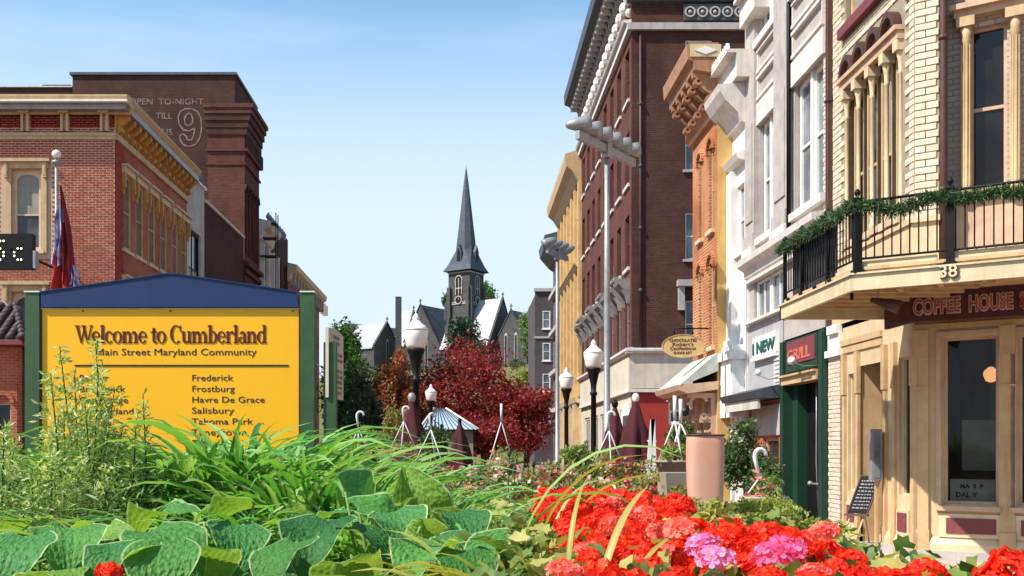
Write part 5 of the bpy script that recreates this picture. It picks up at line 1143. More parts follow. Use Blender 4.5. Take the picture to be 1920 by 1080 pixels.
part('wall', MB().box(kx0+.15, kx1-.15, pk+.1, pk+2.5, 0, kz-.07), M('sage_wall', (.25,.27,.2), .8), pv)
# --- hanging basket hangers on pots
m_plast = m_hook
def hanger(mb, top, base, r=.2, hook=True, lean=0, legs=3, w=.011, yaw=0):
    o = Vector(top); j = o-Vector((lean*.3, 0, .22))
    if hook:
        P = [j]; 
        for k in range(9):
            a = math.pi*(k/8); P.append(o+Vector((.045*(1-math.cos(a))*math.cos(yaw)-.02, .045*(1-math.cos(a))*math.sin(yaw), -.05+.05*math.sin(a))) if k else o+Vector((-.02,0,-.06)))
        mb.tube(P, [w*1.2]+[w*1.5]*9, 7)
    else: mb.tube([j, o], [w*1.3, w*1.6], 7)
    for k in range(legs): a = 2*math.pi*k/legs+.5+yaw; mb.tube([j, Vector((base[0]+r*math.cos(a), base[1]+r*math.sin(a), base[2]))], w*.62, 6)
bas = []
def basket(px, py, d, zb, label, r=.17, hook=True, lean=0, legs=3, yaw=0, fol=None, nf=500, flower=None, pot=True, zp=None, blue=False):
    Y = DY(d); top = G(px, py, Y); b = Vector((top.x-lean, Y, zb)); ro = root('hanging_basket', (b.x, b.y, zb-.2), label, 'hanging basket', 'flower baskets with white plastic hangers')
    mb = MB(); hanger(mb, top, b, r, hook, lean, legs, yaw=yaw); part('hanger', mb, m_plast, ro)
    part('pot', MB().lathe([(.11,zb-.2),(.17,zb-.02),(.185,zb-.02),(.185,zb),(.16,zb)], (b.x,b.y,0), 14), m_pot, ro)
    part('stand', MB().box(b.x-.13, b.x+.13, b.y-.13, b.y+.13, 0, zb-.2), m_pot, ro)
    bas.append((ro, b, r)); return ro
basket(672, 772, 10.5, 1.62, 'basket with a thick white hook right of the green notice post', yaw=.1)
basket(758, 762, 12.0, 1.6, 'basket with a pinkish white hook in front of the big lamp umbrella', .26, lean=.03)
basket(808, 775, 11.0, 1.42, 'basket with a pale hook in front of the kiosk roof', .26, legs=3, yaw=.8)
basket(940, 757, 10.0, 1.5, 'basket hanger seen edge-on before the dark maples', .24, False, legs=2, yaw=.35)
basket(1142, 772, 9.5, 1.45, 'basket hanger in front of the floodlight pole foot', .22, True, legs=3)
basket(1265, 742, 7.2, 1.58, 'left of two tall thin hangers above the yellow green plant', .14, False, legs=3, yaw=.3)
basket(1276, 748, 7.3, 1.58, 'right of two tall thin hangers above the yellow green plant', .15, False, legs=3, yaw=1.2)
basket(1420, 842, 6.0, 1.33, 'basket with a leaning white hook in front of the round bush', .13, True, lean=-.05, legs=3, yaw=.2)
# --- terracotta column
cY = DY(5.2); cc = G(1322, 838, cY); tcn = root('terracotta_planter', (cc.x, cY, 0), 'tall salmon pink terracotta planter column standing behind the red geraniums', 'planter')
wz = 34*cY/FP; prof = []; mbt = MB(); n_ = 40; rings = []
for z, sc in ((1.0,.82),(1.3,.88),(1.45,.96),(1.6,1.0),(1.72,1.0),(1.765,.985),(1.775,.96)):
    rings.append([(cc.x-.0+wz*sc*math.copysign(abs(math.cos(a))**.55, math.cos(a))-(z-1.4)*.0+(.0 if z > 1.4 else (1.4-z)*.035), cY+.09*sc*math.copysign(abs(math.sin(a))**.6, math.sin(a)), z) for a in (2*math.pi*i/n_ for i in range(n_))])
V = [p for q in rings for p in q]; mbt.add(V, [(i*n_+k, i*n_+(k+1)%n_, (i+1)*n_+(k+1)%n_, (i+1)*n_+k) for i in range(6) for k in range(n_)], True)
mbt.add([tuple(x) for x in rings[-1]], [tuple(range(n_))]); part('body', mbt, m_terra, tcn)
rim = [Vector((p[0], p[1], 1.776)) for p in rings[4]]; rim.append(rim[0]); part('rim', MB().tube(rim, .006, 6), m_pipe, tcn)
part('soil', MB().add([(p[0]*1, p[1], 1.779) for p in rings[-1]], [tuple(range(n_))]), m_soil, tcn)
part('base', MB().box(cc.x-.15, cc.x+.15, cY-.1, cY+.1, 0, 1.0), m_terra, tcn)
# --- tan pot
pY = DY(6.4); pc = G(1266, 838, pY); pt_ = root('flower_pot', (pc.x, pY, 1.0), 'tan square flower pot left of the terracotta column', 'flower pot')
pz1, pz0 = Zat(886, pY), Zat(940, pY); hwp = 24*pY/FP
part('pot', MB().add([(pc.x-hwp*.8,pY-.1,pz0),(pc.x+hwp*.8,pY-.1,pz0),(pc.x+hwp*.8,pY+.1,pz0),(pc.x-hwp*.8,pY+.1,pz0),(pc.x-hwp,pY-.14,pz1),(pc.x+hwp*1.1,pY-.14,pz1),(pc.x+hwp*1.1,pY+.14,pz1),(pc.x-hwp,pY+.14,pz1)], [(0,3,2,1),(4,5,6,7),(0,1,5,4),(1,2,6,5),(2,3,7,6),(3,0,4,7)]), m_pot, pt_)
part('plinth', MB().box(pc.x-.08, pc.x+.08, pY-.08, pY+.08, .9, pz0), m_pot, pt_)
# --- easel chalkboard and menu box at the coffee house
eo = SY.p(SU(1634), 0, .22); ez = root('chalkboard_easel', eo, 'black chalkboard on a wooden easel leaning in the shop doorway', 'chalkboard')
EF = Fr((eo.x, eo.y, 0), (.72,-.69), (-.69,-.72))
def tilt(mb, z0, k=.22, sx_=.0):
    mb.v = [(x+EF.n.x*-(z-z0)*k+EF.u.x*(z-z0)*.28, y+EF.n.y*-(z-z0)*k+EF.u.y*(z-z0)*.28, z) for x, y, z in mb.v]; return mb
part('board', tilt(MB().fb(EF, -.16, .14, .62, 1.22, 0, .02), .6), m_black, ez)
part('frame', tilt(MB().fb(EF, -.18, -.16, .6, 1.24, -.005, .03).fb(EF, .14, .16, .6, 1.24, -.005, .03).fb(EF, -.16, .14, 1.22, 1.24, -.005, .03).fb(EF, -.2, .18, .58, .61, -.005, .07), .6), m_pipe, ez)
ck = MB(); rr = random.Random(5)
for i in range(9):
    u = -.13
    while u < .1: l = rr.uniform(.02,.06); ck.fb(EF, u, min(u+l,.12), .7+i*.055, .712+i*.055+rr.uniform(0,.008), .021, .023); u += l+.015
part('chalk_marks', tilt(ck, .6), m_steel, ez, kind='stuff')
for u in (-.12, .1): part('leg', tilt(MB().fb(EF, u, u+.025, 0, .6, -.01, .02), .6, .22), m_trim, ez)
part('leg', MB().tube([EF.p(0,1.0,-.12), EF.p(.02,0,-.45)], .012, 6), m_trim, ez)
mo = SY.p(SU(1662), 0, .16); mp_ = root('menu_box', mo, 'silver metal menu box on a thin post by the doorway', 'menu box')
part('box', MB().box(mo.x-.09, mo.x+.07, mo.y-.07, mo.y+.07, 1.18, 1.98), m_steel, mp_)
part('door_plate', MB().box(mo.x-.065, mo.x+.03, mo.y-.08, mo.y-.07, 1.22, 1.94), m_glassb, mp_)
part('post', MB().box(mo.x-.02, mo.x+.02, mo.y-.02, mo.y+.02, 0, 1.18), m_trim, mp_)
# --- LED board, flag
lY = DY(22); lo = G(33, 470, lY); led = root('led_board', lo, 'black electronic message board with glowing dots on the left facade', 'electronic sign')
LFm = FY(lY); part('case', MB().fb(LFm, Xat(-60, lY), Xat(60, lY), Zat(504, lY), Zat(438, lY), -.25, 0), m_black, led)
part('side_post', MB().fb(LFm, Xat(62, lY), Xat(67, lY), Zat(503, lY), Zat(470, lY), -.2, .02), m_steel, led)
part('mounting_arm', MB().box(Xat(20, lY), Xat(24, lY), lY, ly0, Zat(470,lY), Zat(466,lY)), m_black, led)
m_led, _, pb, _, _ = newmat('led_dot'); pb.inputs['Base Color'].default_value = (.9,.75,.6,1); pb.inputs['Emission Color'].default_value = (1,.8,.6,1); pb.inputs['Emission Strength'].default_value = 2.2
font = {'5': ['###','#..','##.','..#','..#','##.'], 'c': ['...','...','.##','#..','#..','.##']}
dots = MB()
for ch, x0 in (('5', -6), ('c', 27)):
    for r_i, row_ in enumerate(font[ch]):
        for c_i, q in enumerate(row_):
            if q == '#': dots.sphere(LFm.p(Xat(x0+c_i*6.5, lY), Zat(452+r_i*7, lY), .01), .028, 6, 4)
part('led_digits', dots, m_led, led, kind='stuff')
fY = DY(13.5); fl = root('flagpole', (Xat(106, fY), fY, 0), 'slim flagpole with a white ball top behind the sign', 'flagpole')
ft = Zat(296, fY); part('pole', MB().tube([(Xat(106,fY),fY,0),(Xat(106,fY),fY,ft)], .028, 10), m_steel, fl)
part('finial', MB().sphere((Xat(106,fY),fY,ft+.06), .075, 14, 10), m_globe, fl); part('truck', MB().lathe([(.03,ft-.12),(.08,ft-.1),(.08,ft-.06),(.03,ft-.04)], (Xat(106,fY),fY,0), 12), m_steel, fl)
m_cr = M('red_flag_cloth', (.45,.025,.02), .8, (.3,.015,.015), 6); m_cm = M('maroon_flag_cloth', (.13,.008,.015), .85, (.22,.02,.02), 4); m_cb = M('blue_flag_cloth', (.025,.05,.30), .8, (.6,.55,.62), 9)
flg = root('flag', (Xat(108, fY), fY, Zat(350, fY)), 'limp red, maroon and blue flag hanging from the flagpole', 'flag')
def cloth(name, top, bot, xa0, xa1, xb0, xb1, mat, ph):
    V = []; F = []; nu, nv = 22, 26
    for j in range(nv+1):
        t = j/nv; z = Zat(top+(bot-top)*t, fY)
        for i in range(nu+1):
            s = i/nu; a = xa0+(xa1-xa0)*s; b = xb0+(xb1-xb0)*s; px = a+(b-a)*t**.8+1.3*math.sin(t*9+s*4+ph)
            V.append((Xat(px, fY), fY-.03+.07*(.3+t)*math.sin(s*13+ph+t*1.5)+.02*math.sin(s*29+t*5), z+(.05*math.sin(s*7+ph) if j == nv else 0)))
    for j in range(nv):
        for i in range(nu): a = j*(nu+1)+i; F.append((a, a+1, a+nu+2, a+nu+1))
    part(name, MB().add(V, F, True), mat, flg)
cloth('cloth', 350, 540, 112, 118, 118, 145, m_cm, .3); cloth('cloth', 385, 500, 107, 121, 99, 123, m_cb, 1.7); cloth('cloth', 470, 545, 102, 126, 101, 148, m_cr, 2.6); cloth('cloth', 498, 538, 134, 142, 134, 150, m_cb, .8)
# white A-frame
aY = DY(15.0); ao = G(1226, 838, aY); af = root('folding_sign', (ao.x, aY, 0), 'white wooden folding A-frame right of the closed umbrellas', 'folding sign')
for k in (-1, 1): part('leg', MB().add([(ao.x-.12+.14*k,aY-.02,0),(ao.x-.06+.14*k,aY-.02,0),(ao.x+.02,aY-.02,Zat(786,aY)),(ao.x-.06,aY-.02,Zat(786,aY)),(ao.x-.12+.14*k,aY+.02,0),(ao.x-.06+.14*k,aY+.02,0),(ao.x+.02,aY+.02,Zat(786,aY)),(ao.x-.06,aY+.02,Zat(786,aY))], [(0,1,2,3),(4,5,6,7),(0,1,5,4),(1,2,6,5),(3,2,6,7),(0,3,7,4)]), m_hook, af)
for z in (1.2, 1.5, 1.8): part('rung', MB().box(ao.x-.12, ao.x+.06, aY+.021, aY+.03, z, z+.03), m_hook, af)
# ================================================================ VEGETATION
def unit(a): return a/(np.linalg.norm(a, axis=-1, keepdims=True)+1e-9)
def leaves(c, n, size, up=.4, asp=.55, dirs=None):
    """n leaf quads (diamond folded) around centres c"""
    d = unit(RNG.normal(size=(n,3))+np.array([0,0,0.])) if dirs is None else unit(dirs+RNG.normal(size=(n,3))*.6)
    nn = unit(RNG.normal(size=(n,3))+np.array([0,0,up*2])); s = unit(np.cross(d, nn)); d = unit(np.cross(nn, s)); l = size*(.4+1.1*RNG.random((n,1))**1.4)
    a = c; b = c+d*l*.5+s*l*asp*.5+nn*l*.06; e = c+d*l; f = c+d*l*.5-s*l*asp*.5+nn*l*.06
    return np.stack([a, b, e, f], 1)
def blob(center, radii, n, k=14, shell=.55, seed=0, spread=.34):
    """points in an uneven clumped crown"""
    r = np.random.default_rng(seed); cl = unit(r.normal(size=(k,3)))*(shell+(1-shell)*r.random((k,1)))**1*np.array([.82,.82,.82]); cl[:,2] *= 1
    idx = r.integers(0, k, n); rad = spread*(.6+.8*r.random(k)); p = unit(r.normal(size=(n,3)))*(r.random((n,1))**.45)*rad[idx][:,None]+cl[idx]
    return np.array(center)+p*np.array(radii)
def veg(name, Q, mat, par, off):
    o = ob(name, quadsmesh(Q, off), mat, par); o['kind'] = 'stuff' if par is None else 'stuff'; return o
m_maple = leafmat('red_maple_leaf', [(.04,.005,.008),(.15,.014,.016),(.36,.042,.036),(.2,.02,.02)], .45, .35, scale=1.2)
m_maple2 = leafmat('orange_maple_leaf', [(.10,.02,.01),(.3,.08,.02),(.22,.13,.03),(.34,.05,.02)], .45, .35, scale=1.2)
m_gtree = leafmat('green_tree_leaf', [(.02,.06,.015),(.05,.13,.025),(.09,.2,.04)], .5, .35, scale=.8)
m_dtree = leafmat('dark_evergreen', [(.012,.03,.014),(.03,.055,.025),(.045,.07,.03)], .6, .15, scale=.5)
m_ptree = leafmat('pale_tree_leaf', [(.07,.13,.05),(.13,.2,.08),(.2,.27,.12)], .6, .35, scale=.5)
m_bush = leafmat('bush_leaf', [(.015,.04,.012),(.04,.085,.02),(.1,.15,.04)], .5, .25, scale=3)
m_ygr = leafmat('yellow_green_leaf', [(.10,.16,.02),(.22,.27,.04),(.34,.36,.08)], .5, .35, scale=3)
def tree(name, label, loc, H, R, crown_z, rz, mat, n, size, seed, group=None, lean=0, k=16, parts=None, shape=None):
    r = root(name, loc, label, 'tree', group); x, y, z = loc; rr = random.Random(seed)
    t = MB().tube([(x,y,z),(x+.02*H,y,z+H*.3),(x+lean*.5,y,z+H*.6),(x+lean,y,z+H*.85)], [R*.09,R*.07,R*.05,R*.015], 8)
    part('trunk', t, m_bark, r); 
    for i in range(7):
        a = rr.uniform(0,6.28); h = rr.uniform(.3,.6); s = Vector((x,y,z+H*h)); e = s+Vector((math.cos(a)*R*.7, math.sin(a)*R*.7, H*.2)); part('limb', MB().tube([s, (s+e)/2+Vector((0,0,.05*H)), e], [R*.04,R*.025,R*.008], 6), m_bark, r)
    c = blob((x+lean*.6, y, z+crown_z), (R, R, rz), n, k, seed=seed)
    if shape == 'cone': tt = np.clip((c[:,2]-(z+crown_z-rz))/(2*rz), 0, 1); c[:,0] = x+(c[:,0]-x)*(1.25-tt*1.05); c[:,1] = y+(c[:,1]-y)*(1.25-tt*1.05)
    veg('crown', leaves(c, n, size), mat, r, loc); return r
mY = DY(46)
def mp(px, py, Y): v = G(px, py, Y); return v.x, Y, v.z
def tr(name, label, px, Y, zbase, top, bot, wpx, mat, n, size, seed, **kw):
    x = Xat(px, Y); zt_, zb_ = Zat(top, Y), Zat(bot, Y); R = wpx/2*Y/FP*1.0
    return tree(name, label, (x, Y, zbase), zt_-zbase, R, (zt_+zb_)/2-zbase, (zt_-zb_)/2, mat, n, size, seed, **kw)
tr('red_maple', 'dark red maple with the tallest crown directly below the church tower', 868, mY, 0, 638, 850, 285, m_maple, 16000, .22, 1, group=None, k=44)
tr('red_maple', 'red maple right of centre in front of the grey brick building', 985, mY-3, 0, 712, 865, 150, m_maple, 8000, .22, 2, k=24)
tr('orange_maple', 'rusty orange leaved maple left of the big street lamp', 738, mY-2, 0, 672, 850, 135, m_maple2, 7000, .2, 3, k=30)
tr('red_maple', 'small low red maple behind the kiosk roof', 905, DY(41), 0, 760, 870, 150, m_maple, 6000, .18, 21, k=20)
tr('green_tree', 'bright green tree just right of the narrow notice sign', 642, DY(34), 0, 592, 850, 104, m_gtree, 12000, .17, 4, k=30, shape=None)
tr('green_tree', 'dark green lower tree in the shade behind the notice post', 690, DY(32), 0, 690, 850, 90, m_dtree, 6000, .15, 5, k=20)
tr('evergreen_tree', 'dark evergreen tree standing against the church tower', 866, DY(115), 10, 588, 690, 66, m_dtree, 6000, .45, 6, k=26)
tr('evergreen_tree', 'bushy dark evergreen right below the church tower', 896, DY(112), 10, 640, 720, 70, m_dtree, 5000, .4, 16, k=20)
tr('leafy_tree', 'green tree rising behind the church tower', 919, DY(175), 14, 512, 600, 48, m_gtree, 3000, .6, 7, k=18)
tr('leafy_tree', 'small tuft of tree just left of the church tower', 836, DY(176), 14, 540, 590, 18, m_gtree, 800, .5, 17, k=10)
tr('pale_tree', 'pale green tree behind the grey brick building corner', 998, DY(135), 10, 558, 690, 60, m_ptree, 5000, .55, 8, k=20)
tr('leafy_tree', 'low shrub tree on the hillside below the chapel', 985, DY(100), 6, 690, 760, 70, m_ygr, 3000, .35, 9, k=16)
tr('leafy_tree', 'olive shrub tree on the hillside left of the big lamp', 745, DY(98), 6, 655, 730, 60, m_maple2, 3000, .35, 19, k=16)
# hillside shrubs
Q = []
for i in range(70):
    px = RNG.uniform(620, 1030); Y = RNG.uniform(DY(90), DY(135)); x = Xat(px, Y); t = min(1,max(0,(Y-104)/70)); t = t*t*(3-2*t); z = (15.2+1.5*math.sin(x*.04))*t
    Q.append(leaves(blob((x, Y, z+.5), (1.6,1.6,1.0), 260, 8, seed=i), 260, .35))
veg('hillside_shrubs', np.concatenate(Q), M('dummy', (1,1,1)) if False else m_bush, None, (0,0,0)); o = bpy.context.scene.objects['hillside_shrubs']; tagd(o, 'scattered dark green shrubs covering the slope below the church', 'shrubs')
# ---- raised planter
m_wallp = M('planter_concrete', (.35,.3,.25), .9, (.28,.24,.2), 3, .3)
pl = root('raised_planter', (-1.5, 1.2, 0), 'long raised planter bed filled with soil in the foreground', 'planter')
part('planter_wall', MB().box(-4.6, 1.25, 1.0, 1.12, 0, 1.06).box(-4.6, -4.48, 1.12, 8.6, 0, 1.06).box(1.13, 1.25, 1.12, 6.2, 0, 1.06).box(-4.48, 1.13, 8.48, 8.6, 0, 1.06), m_wallp, pl)
V = []; F = []
for i in range(31):
    for j in range(38): V.append((-4.5+5.65*i/30, 1.1+7.4*j/37, 1.02+.05*math.sin(i*1.3+j)*math.cos(j*.9)))
for i in range(30):
    for j in range(37): a = i*38+j; F.append((a, a+38, a+39, a+1))
part('soil', MB().add(V, F, True), m_soil, pl)
# ---- arching blades
def blade(L, w, th0, th1, n=9, twist=0, seed=0):
    r = random.Random(seed); x = z = 0; P = []
    for i in range(n+1):
        t = i/n; th = math.radians(th0+(th1-th0)*t**1.5); ww = w*(.55+.8*t)*(1-t**2.2)**.7 if t < 1 else .0006
        tw = twist*t; P.append((x, z, th, ww, tw))
        x += L/n*math.sin(th); z += L/n*math.cos(th)
    V = []
    for x, z, th, ww, tw in P:
        nx, nz = math.cos(th), -math.sin(th)   # normal in xz plane
        for s in (-1, 0, 1):
            dy = s*ww*math.cos(tw); up_ = abs(s)*ww*.45+s*ww*math.sin(tw); V.append((x-nx*up_*-1*-1, dy, z-nz*up_))
    F = [(3*i+k, 3*i+k+1, 3*i+k+4, 3*i+k+3) for i in range(n) for k in (0, 1)]
    return np.array(V), np.array(F)
m_lily = leafmat('daylily_blade', [(.03,.12,.02),(.08,.24,.035),(.16,.36,.06),(.28,.44,.14)], .42, .35, scale=2)
m_lily2 = leafmat('gold_blade', [(.15,.2,.03),(.3,.32,.06),(.42,.38,.10)], .45, .35, scale=3)
BV = [blade(.55+.05*(i % 6), .0115+.002*(i % 4), 4+5*(i % 4), 75+11*(i % 7), twist=.5*((i % 3)-1), seed=i) for i in range(14)]
def blades_stuff(n, c, R, sc, zj=.0, seed=0, squash=1):
    r = np.random.default_rng(seed); Vs = []; Fs = []; b = 0
    for i in range(n):
        V, F = BV[r.integers(0, len(BV))]; a = r.uniform(0, 6.283); s = sc*(.6+.55*r.random()); rr = R*math.sqrt(r.random()); ph = r.uniform(0, 6.283); 
        if r.random() < .5: a = ph
        W = V*s; ca, sa = math.cos(a), math.sin(a); X_ = np.stack([W[:,0]*ca-W[:,1]*sa+c[0]+rr*math.cos(ph), W[:,0]*sa+W[:,1]*ca+c[1]+rr*math.sin(ph)*squash, W[:,2]+c[2]], 1)
        Vs.append(X_); Fs.append(F+b); b += len(V)
    return np.concatenate(Vs), np.concatenate(Fs)
BM = {}
def bladeobj(i, mat, parent, loc, az, sc, tilt_=0):
    k = (i, mat.name)
    if k not in BM: me = npmesh(*BV[i], smooth=True); me.materials.append(mat); BM[k] = me
    o = ob('leaf', BM[k], None, parent, loc); o.rotation_euler = (0, tilt_, az); o.scale = (sc, sc, sc); return o
def lily(px, Y, z, R, sc, n, nobj, label, seed, mat=m_lily, name='daylily_clump'):
    x = Xat(px, Y); r = root(name, (x, Y, z), label, 'plant', 'arching daylily clumps in the planter'); V, F = blades_stuff(n, (0,0,0), R, sc, seed=seed)
    me = npmesh(V, F, True); o = ob('foliage', me, mat, r); o['kind'] = 'stuff'; rr = random.Random(seed)
    for i in range(nobj):
        ph = rr.uniform(0,6.28); q = R*math.sqrt(rr.random()); bladeobj(rr.randrange(14), mat, r, (q*math.cos(ph), q*math.sin(ph), 0), ph+rr.uniform(-.9,.9), sc*rr.uniform(.95,1.25))
    return r
lily(330, 4.9, 1.05, .34, 1.26, 420, 45, 'tall daylily clump arching over the lower middle of the yellow sign', 31)
lily(455, 5.0, 1.05, .36, 1.34, 460, 55, 'tallest daylily clump before the right half of the yellow sign', 32)
lily(575, 4.6, 1.02, .34, 1.17, 420, 45, 'daylily clump below the right post of the yellow sign', 33)
lily(700, 5.0, 1.0, .36, .98, 400, 40, 'daylily clump with tips below the white hook basket', 34)
lily(820, 4.6, .98, .34, .88, 380, 40, 'daylily clump in the middle right of the green bed', 35)
lily(905, 3.9, .96, .26, .82, 300, 30, 'daylily clump bordering the red geraniums', 36)
lily(60, 4.9, 1.05, .42, 1.1, 420, 40, 'daylily clump behind the feathery plants at the left edge', 37)
lily(190, 5.1, 1.05, .36, 1.05, 380, 20, 'low daylily clump behind the feathery plumes', 38)
lily(560, 3.9, 1.0, .4, .9, 360, 30, 'low daylily clump just behind the blue green hostas', 39)
lily(330, 3.9, 1.0, .4, .9, 360, 20, 'low daylily clump behind the left hostas', 40)
lily(760, 3.8, .98, .3, .9, 300, 20, 'low daylily clump behind the upright hosta leaf', 41)
lily(985, 2.6, 1.06, .16, .7, 130, 25, 'yellow green bladed clump at the left end of the geraniums', 42, m_lily2)
lily(960, 2.5, 1.06, .14, .66, 110, 20, 'gold green bladed clump between the hostas and geraniums', 44, m_lily2)
lily(1110, 2.2, 1.02, .12, .68, 90, 16, 'gold bladed clump poking through the front of the geraniums', 45, m_lily2)
lily(1040, 2.15, 1.08, .10, .55, 60, 14, 'small gold bladed clump in front of the geraniums', 43, m_lily2)
# few long arching blades over the geraniums
# ---- hosta leaves
def hostamesh(seed, cup=.25, droop=.6, wv=.02):
    r = random.Random(seed); nu, nv = 36, 44; V = []; F = []
    for j in range(nv+1):
        t = j/nv; w = (math.sin(math.pi*min(1, t*.96+.04)**.62))**.75*.5*(1-.25*t) if t < 1 else .0; w = max(w, .003)
        back = -.1*(1-t)**6
        for i in range(nu+1):
            s = -1+2*i/nu; x = s*w; y = t+(-.13*abs(s)**1.5 if t < .25 else 0)*(1-t*4 if t < .25 else 0)
            vein = .015*abs(math.cos(s*math.pi*4.5))*(1-abs(s)**4)*math.sin(math.pi*t)
            puck = .009*(math.sin(t*58+2.5*math.sin(s*7+seed)+math.floor(s*4.5+.5)*2.1)+.8*math.sin(t*37+s*23+seed*2))*abs(math.cos(s*math.pi*4.5))*math.sin(math.pi*min(1,t*1.03))
            z = cup*abs(s)**1.6*w*1.6*min(1,t*2.4)-droop*t*t*.5+.12*math.sin(t*3)+vein+puck+wv*(math.sin(t*9+seed+3*s)+.6*math.sin(t*21+seed*3+s*2))*abs(s)**2-.035*(1-abs(s))**6*0
            V.append((x, y, z))
    for j in range(nv):
        for i in range(nu): a = j*(nu+1)+i; F.append((a, a+1, a+nu+2, a+nu+1))
    me = npmesh(V, F, True); mi = np.zeros(len(F), 'i'); mi[0::nu] = 1; mi[nu-1::nu] = 1; mi[-nu:] = 1; me.polygons.foreach_set('material_index', mi); return me
def hostamat(name, c1, c2, under):
    m = leafmat(name, [c1, tuple((a+b)/2 for a, b in zip(c1, c2)), c2], .55, .3, under, .22, 5)
    t = m.node_tree; b = t.nodes['Principled BSDF']; tc = t.nodes.new('ShaderNodeTexCoord'); mp_ = t.nodes.new('ShaderNodeMapping'); mp_.inputs['Scale'].default_value = (30, 17, 30); t.links.new(tc.outputs['Object'], mp_.inputs[0])
    vo = t.nodes.new('ShaderNodeTexVoronoi'); vo.feature = 'SMOOTH_F1'; vo.inputs['Scale'].default_value = 1; t.links.new(mp_.outputs[0], vo.inputs['Vector'])
    src = b.inputs['Base Color'].links[0].from_socket; f = ramp(t, vo.outputs['Distance'], .25, .75); c = mixc(t, f, src, (.5, .58, .5), 'MULTIPLY'); t.links.new(c, b.inputs['Base Color'])  # pucker highlights and darker creases painted into the leaf colour
    inv = t.nodes.new('ShaderNodeMath'); inv.operation = 'SUBTRACT'; inv.inputs[0].default_value = 1; t.links.new(vo.outputs['Distance'], inv.inputs[1]); bump(t, b, inv.outputs[0], .9, .006)
    return m
m_ho = [hostamat('hosta_leaf', (.05,.16,.03), (.12,.31,.06), (.27,.43,.06)), hostamat('dark_hosta_leaf', (.035,.13,.03), (.085,.26,.065), (.2,.36,.06)), hostamat('light_hosta_leaf', (.13,.26,.035), (.2,.34,.05), (.26,.4,.07))]
HM = {}
m_hedge = leafmat('leaf_rim_highlight', [(.3,.42,.16),(.42,.52,.24)], .5, .4)  # bright rim highlight painted along the outermost leaf faces
m_hrim = leafmat('hosta_stem', [(.15,.25,.08),(.2,.3,.1)], .5, .2)
def hleaf(parent, px, py, Y, L, yaw, pitch, roll, mi, v, sw=.98):
    L *= .86
    if mi != 2: pitch = -abs(pitch)*.8-8
    k = (mi, v)
    if k not in HM: me = hostamesh(v*7+mi, (.14,.32,.06,.6)[v], (.55,.3,.8,.15)[v]); me.materials.append(m_ho[mi]); me.materials.append(m_hedge); HM[k] = me
    P = G(px, py, Y)-wl(parent); o = ob('leaf', HM[k], None, parent); R = Euler((math.radians(pitch), math.radians(roll), math.radians(yaw)), 'XYZ').to_matrix()
    o.matrix_basis = Matrix.Translation(P-R@Vector((0, L*.5, 0)))@R.to_4x4()@Matrix.Diagonal((L*sw, L, L, 1))
    b = P-R@Vector((0, L*.5, 0)); root_ = Vector((b.x*.35, b.y*.35, -.1)) if False else Vector((b.x*.6, b.y*.6+.05, -.05))
    me = MB().tube([root_, (root_+b)/2+Vector((0,0,.05)), b], [.009,.007,.005], 6).mesh(); ob('stalk', me, m_hrim, parent); return o
def hosta(px, Y, label):
    return root('hosta_plant', (Xat(px, Y), Y, 1.03), label, 'plant', 'broad leaved hostas in the planter')
# listed: px, py, depth, length, yaw (direction of the tip, 180 = towards us), pitch, roll, colour, variant
H1 = hosta(560, 3.5, 'hosta with the big blue green puckered leaf at the bottom centre')
H2 = hosta(760, 3.6, 'hosta with an upright light leaf rising beside the geraniums')
H3 = hosta(330, 3.5, 'hosta with broad drooping leaves below the feathery plumes')
H4 = hosta(90, 3.5, 'hosta at the bottom left corner')
H5 = hosta(880, 3.3, 'hosta next to the gold bladed clump')
for a in [(592,1030,3.0,.30,165,38,0,1,1),(520,1062,2.8,.26,150,30,8,0,0),(445,1025,3.2,.27,200,30,-10,1,0),(548,965,3.7,.20,110,20,0,2,0),(612,975,3.7,.2,70,15,0,1,0),(640,1062,2.7,.22,190,45,0,2,2),(690,1068,2.7,.2,215,50,10,2,1),(470,1000,3.5,.24,130,10,10,0,2)]: hleaf(H1, *a)
for a in [(672,955,3.5,.27,305,48,40,1,3),(775,935,3.6,.30,15,78,-12,2,3),(728,985,3.3,.28,290,28,15,0,1),(755,1000,3.1,.24,200,35,10,1,1),(795,1010,3.0,.18,175,62,0,2,3),(790,1060,2.7,.26,150,22,0,0,1),(700,1015,3.0,.22,240,20,0,1,0),(700,975,3.4,.26,300,60,-20,2,2)]: hleaf(H2, *a)
for a in [(330,1040,3.0,.32,230,25,10,0,0),(250,1050,2.9,.28,160,30,0,2,0),(400,1040,3.0,.28,215,45,-8,2,2),(290,985,3.5,.3,60,15,0,0,1),(385,970,3.7,.24,100,12,0,1,0),(300,1075,2.6,.26,190,35,0,0,2),(200,1010,3.3,.28,250,30,20,2,0),(430,975,3.6,.25,70,30,15,0,1)]: hleaf(H3, *a)
for a in [(60,1030,3.1,.3,140,20,0,2,0),(130,1040,3.0,.3,200,30,0,0,1),(20,1060,2.8,.28,180,35,0,1,0),(110,1075,2.6,.26,220,30,0,2,2),(150,995,3.5,.26,90,15,0,0,2),(30,995,3.5,.24,60,20,0,0,0),(215,1075,2.65,.25,150,35,0,1,1)]: hleaf(H4, *a)
for a in [(850,1040,2.9,.24,140,30,0,1,0),(905,1050,2.8,.22,120,35,-20,0,0),(870,1000,3.2,.24,200,35,0,1,1),(830,990,3.3,.2,160,60,10,2,3),(930,1040,2.7,.2,100,45,0,2,1),(880,1075,2.6,.22,190,30,0,0,2)]: hleaf(H5, *a)
rr = random.Random(77)
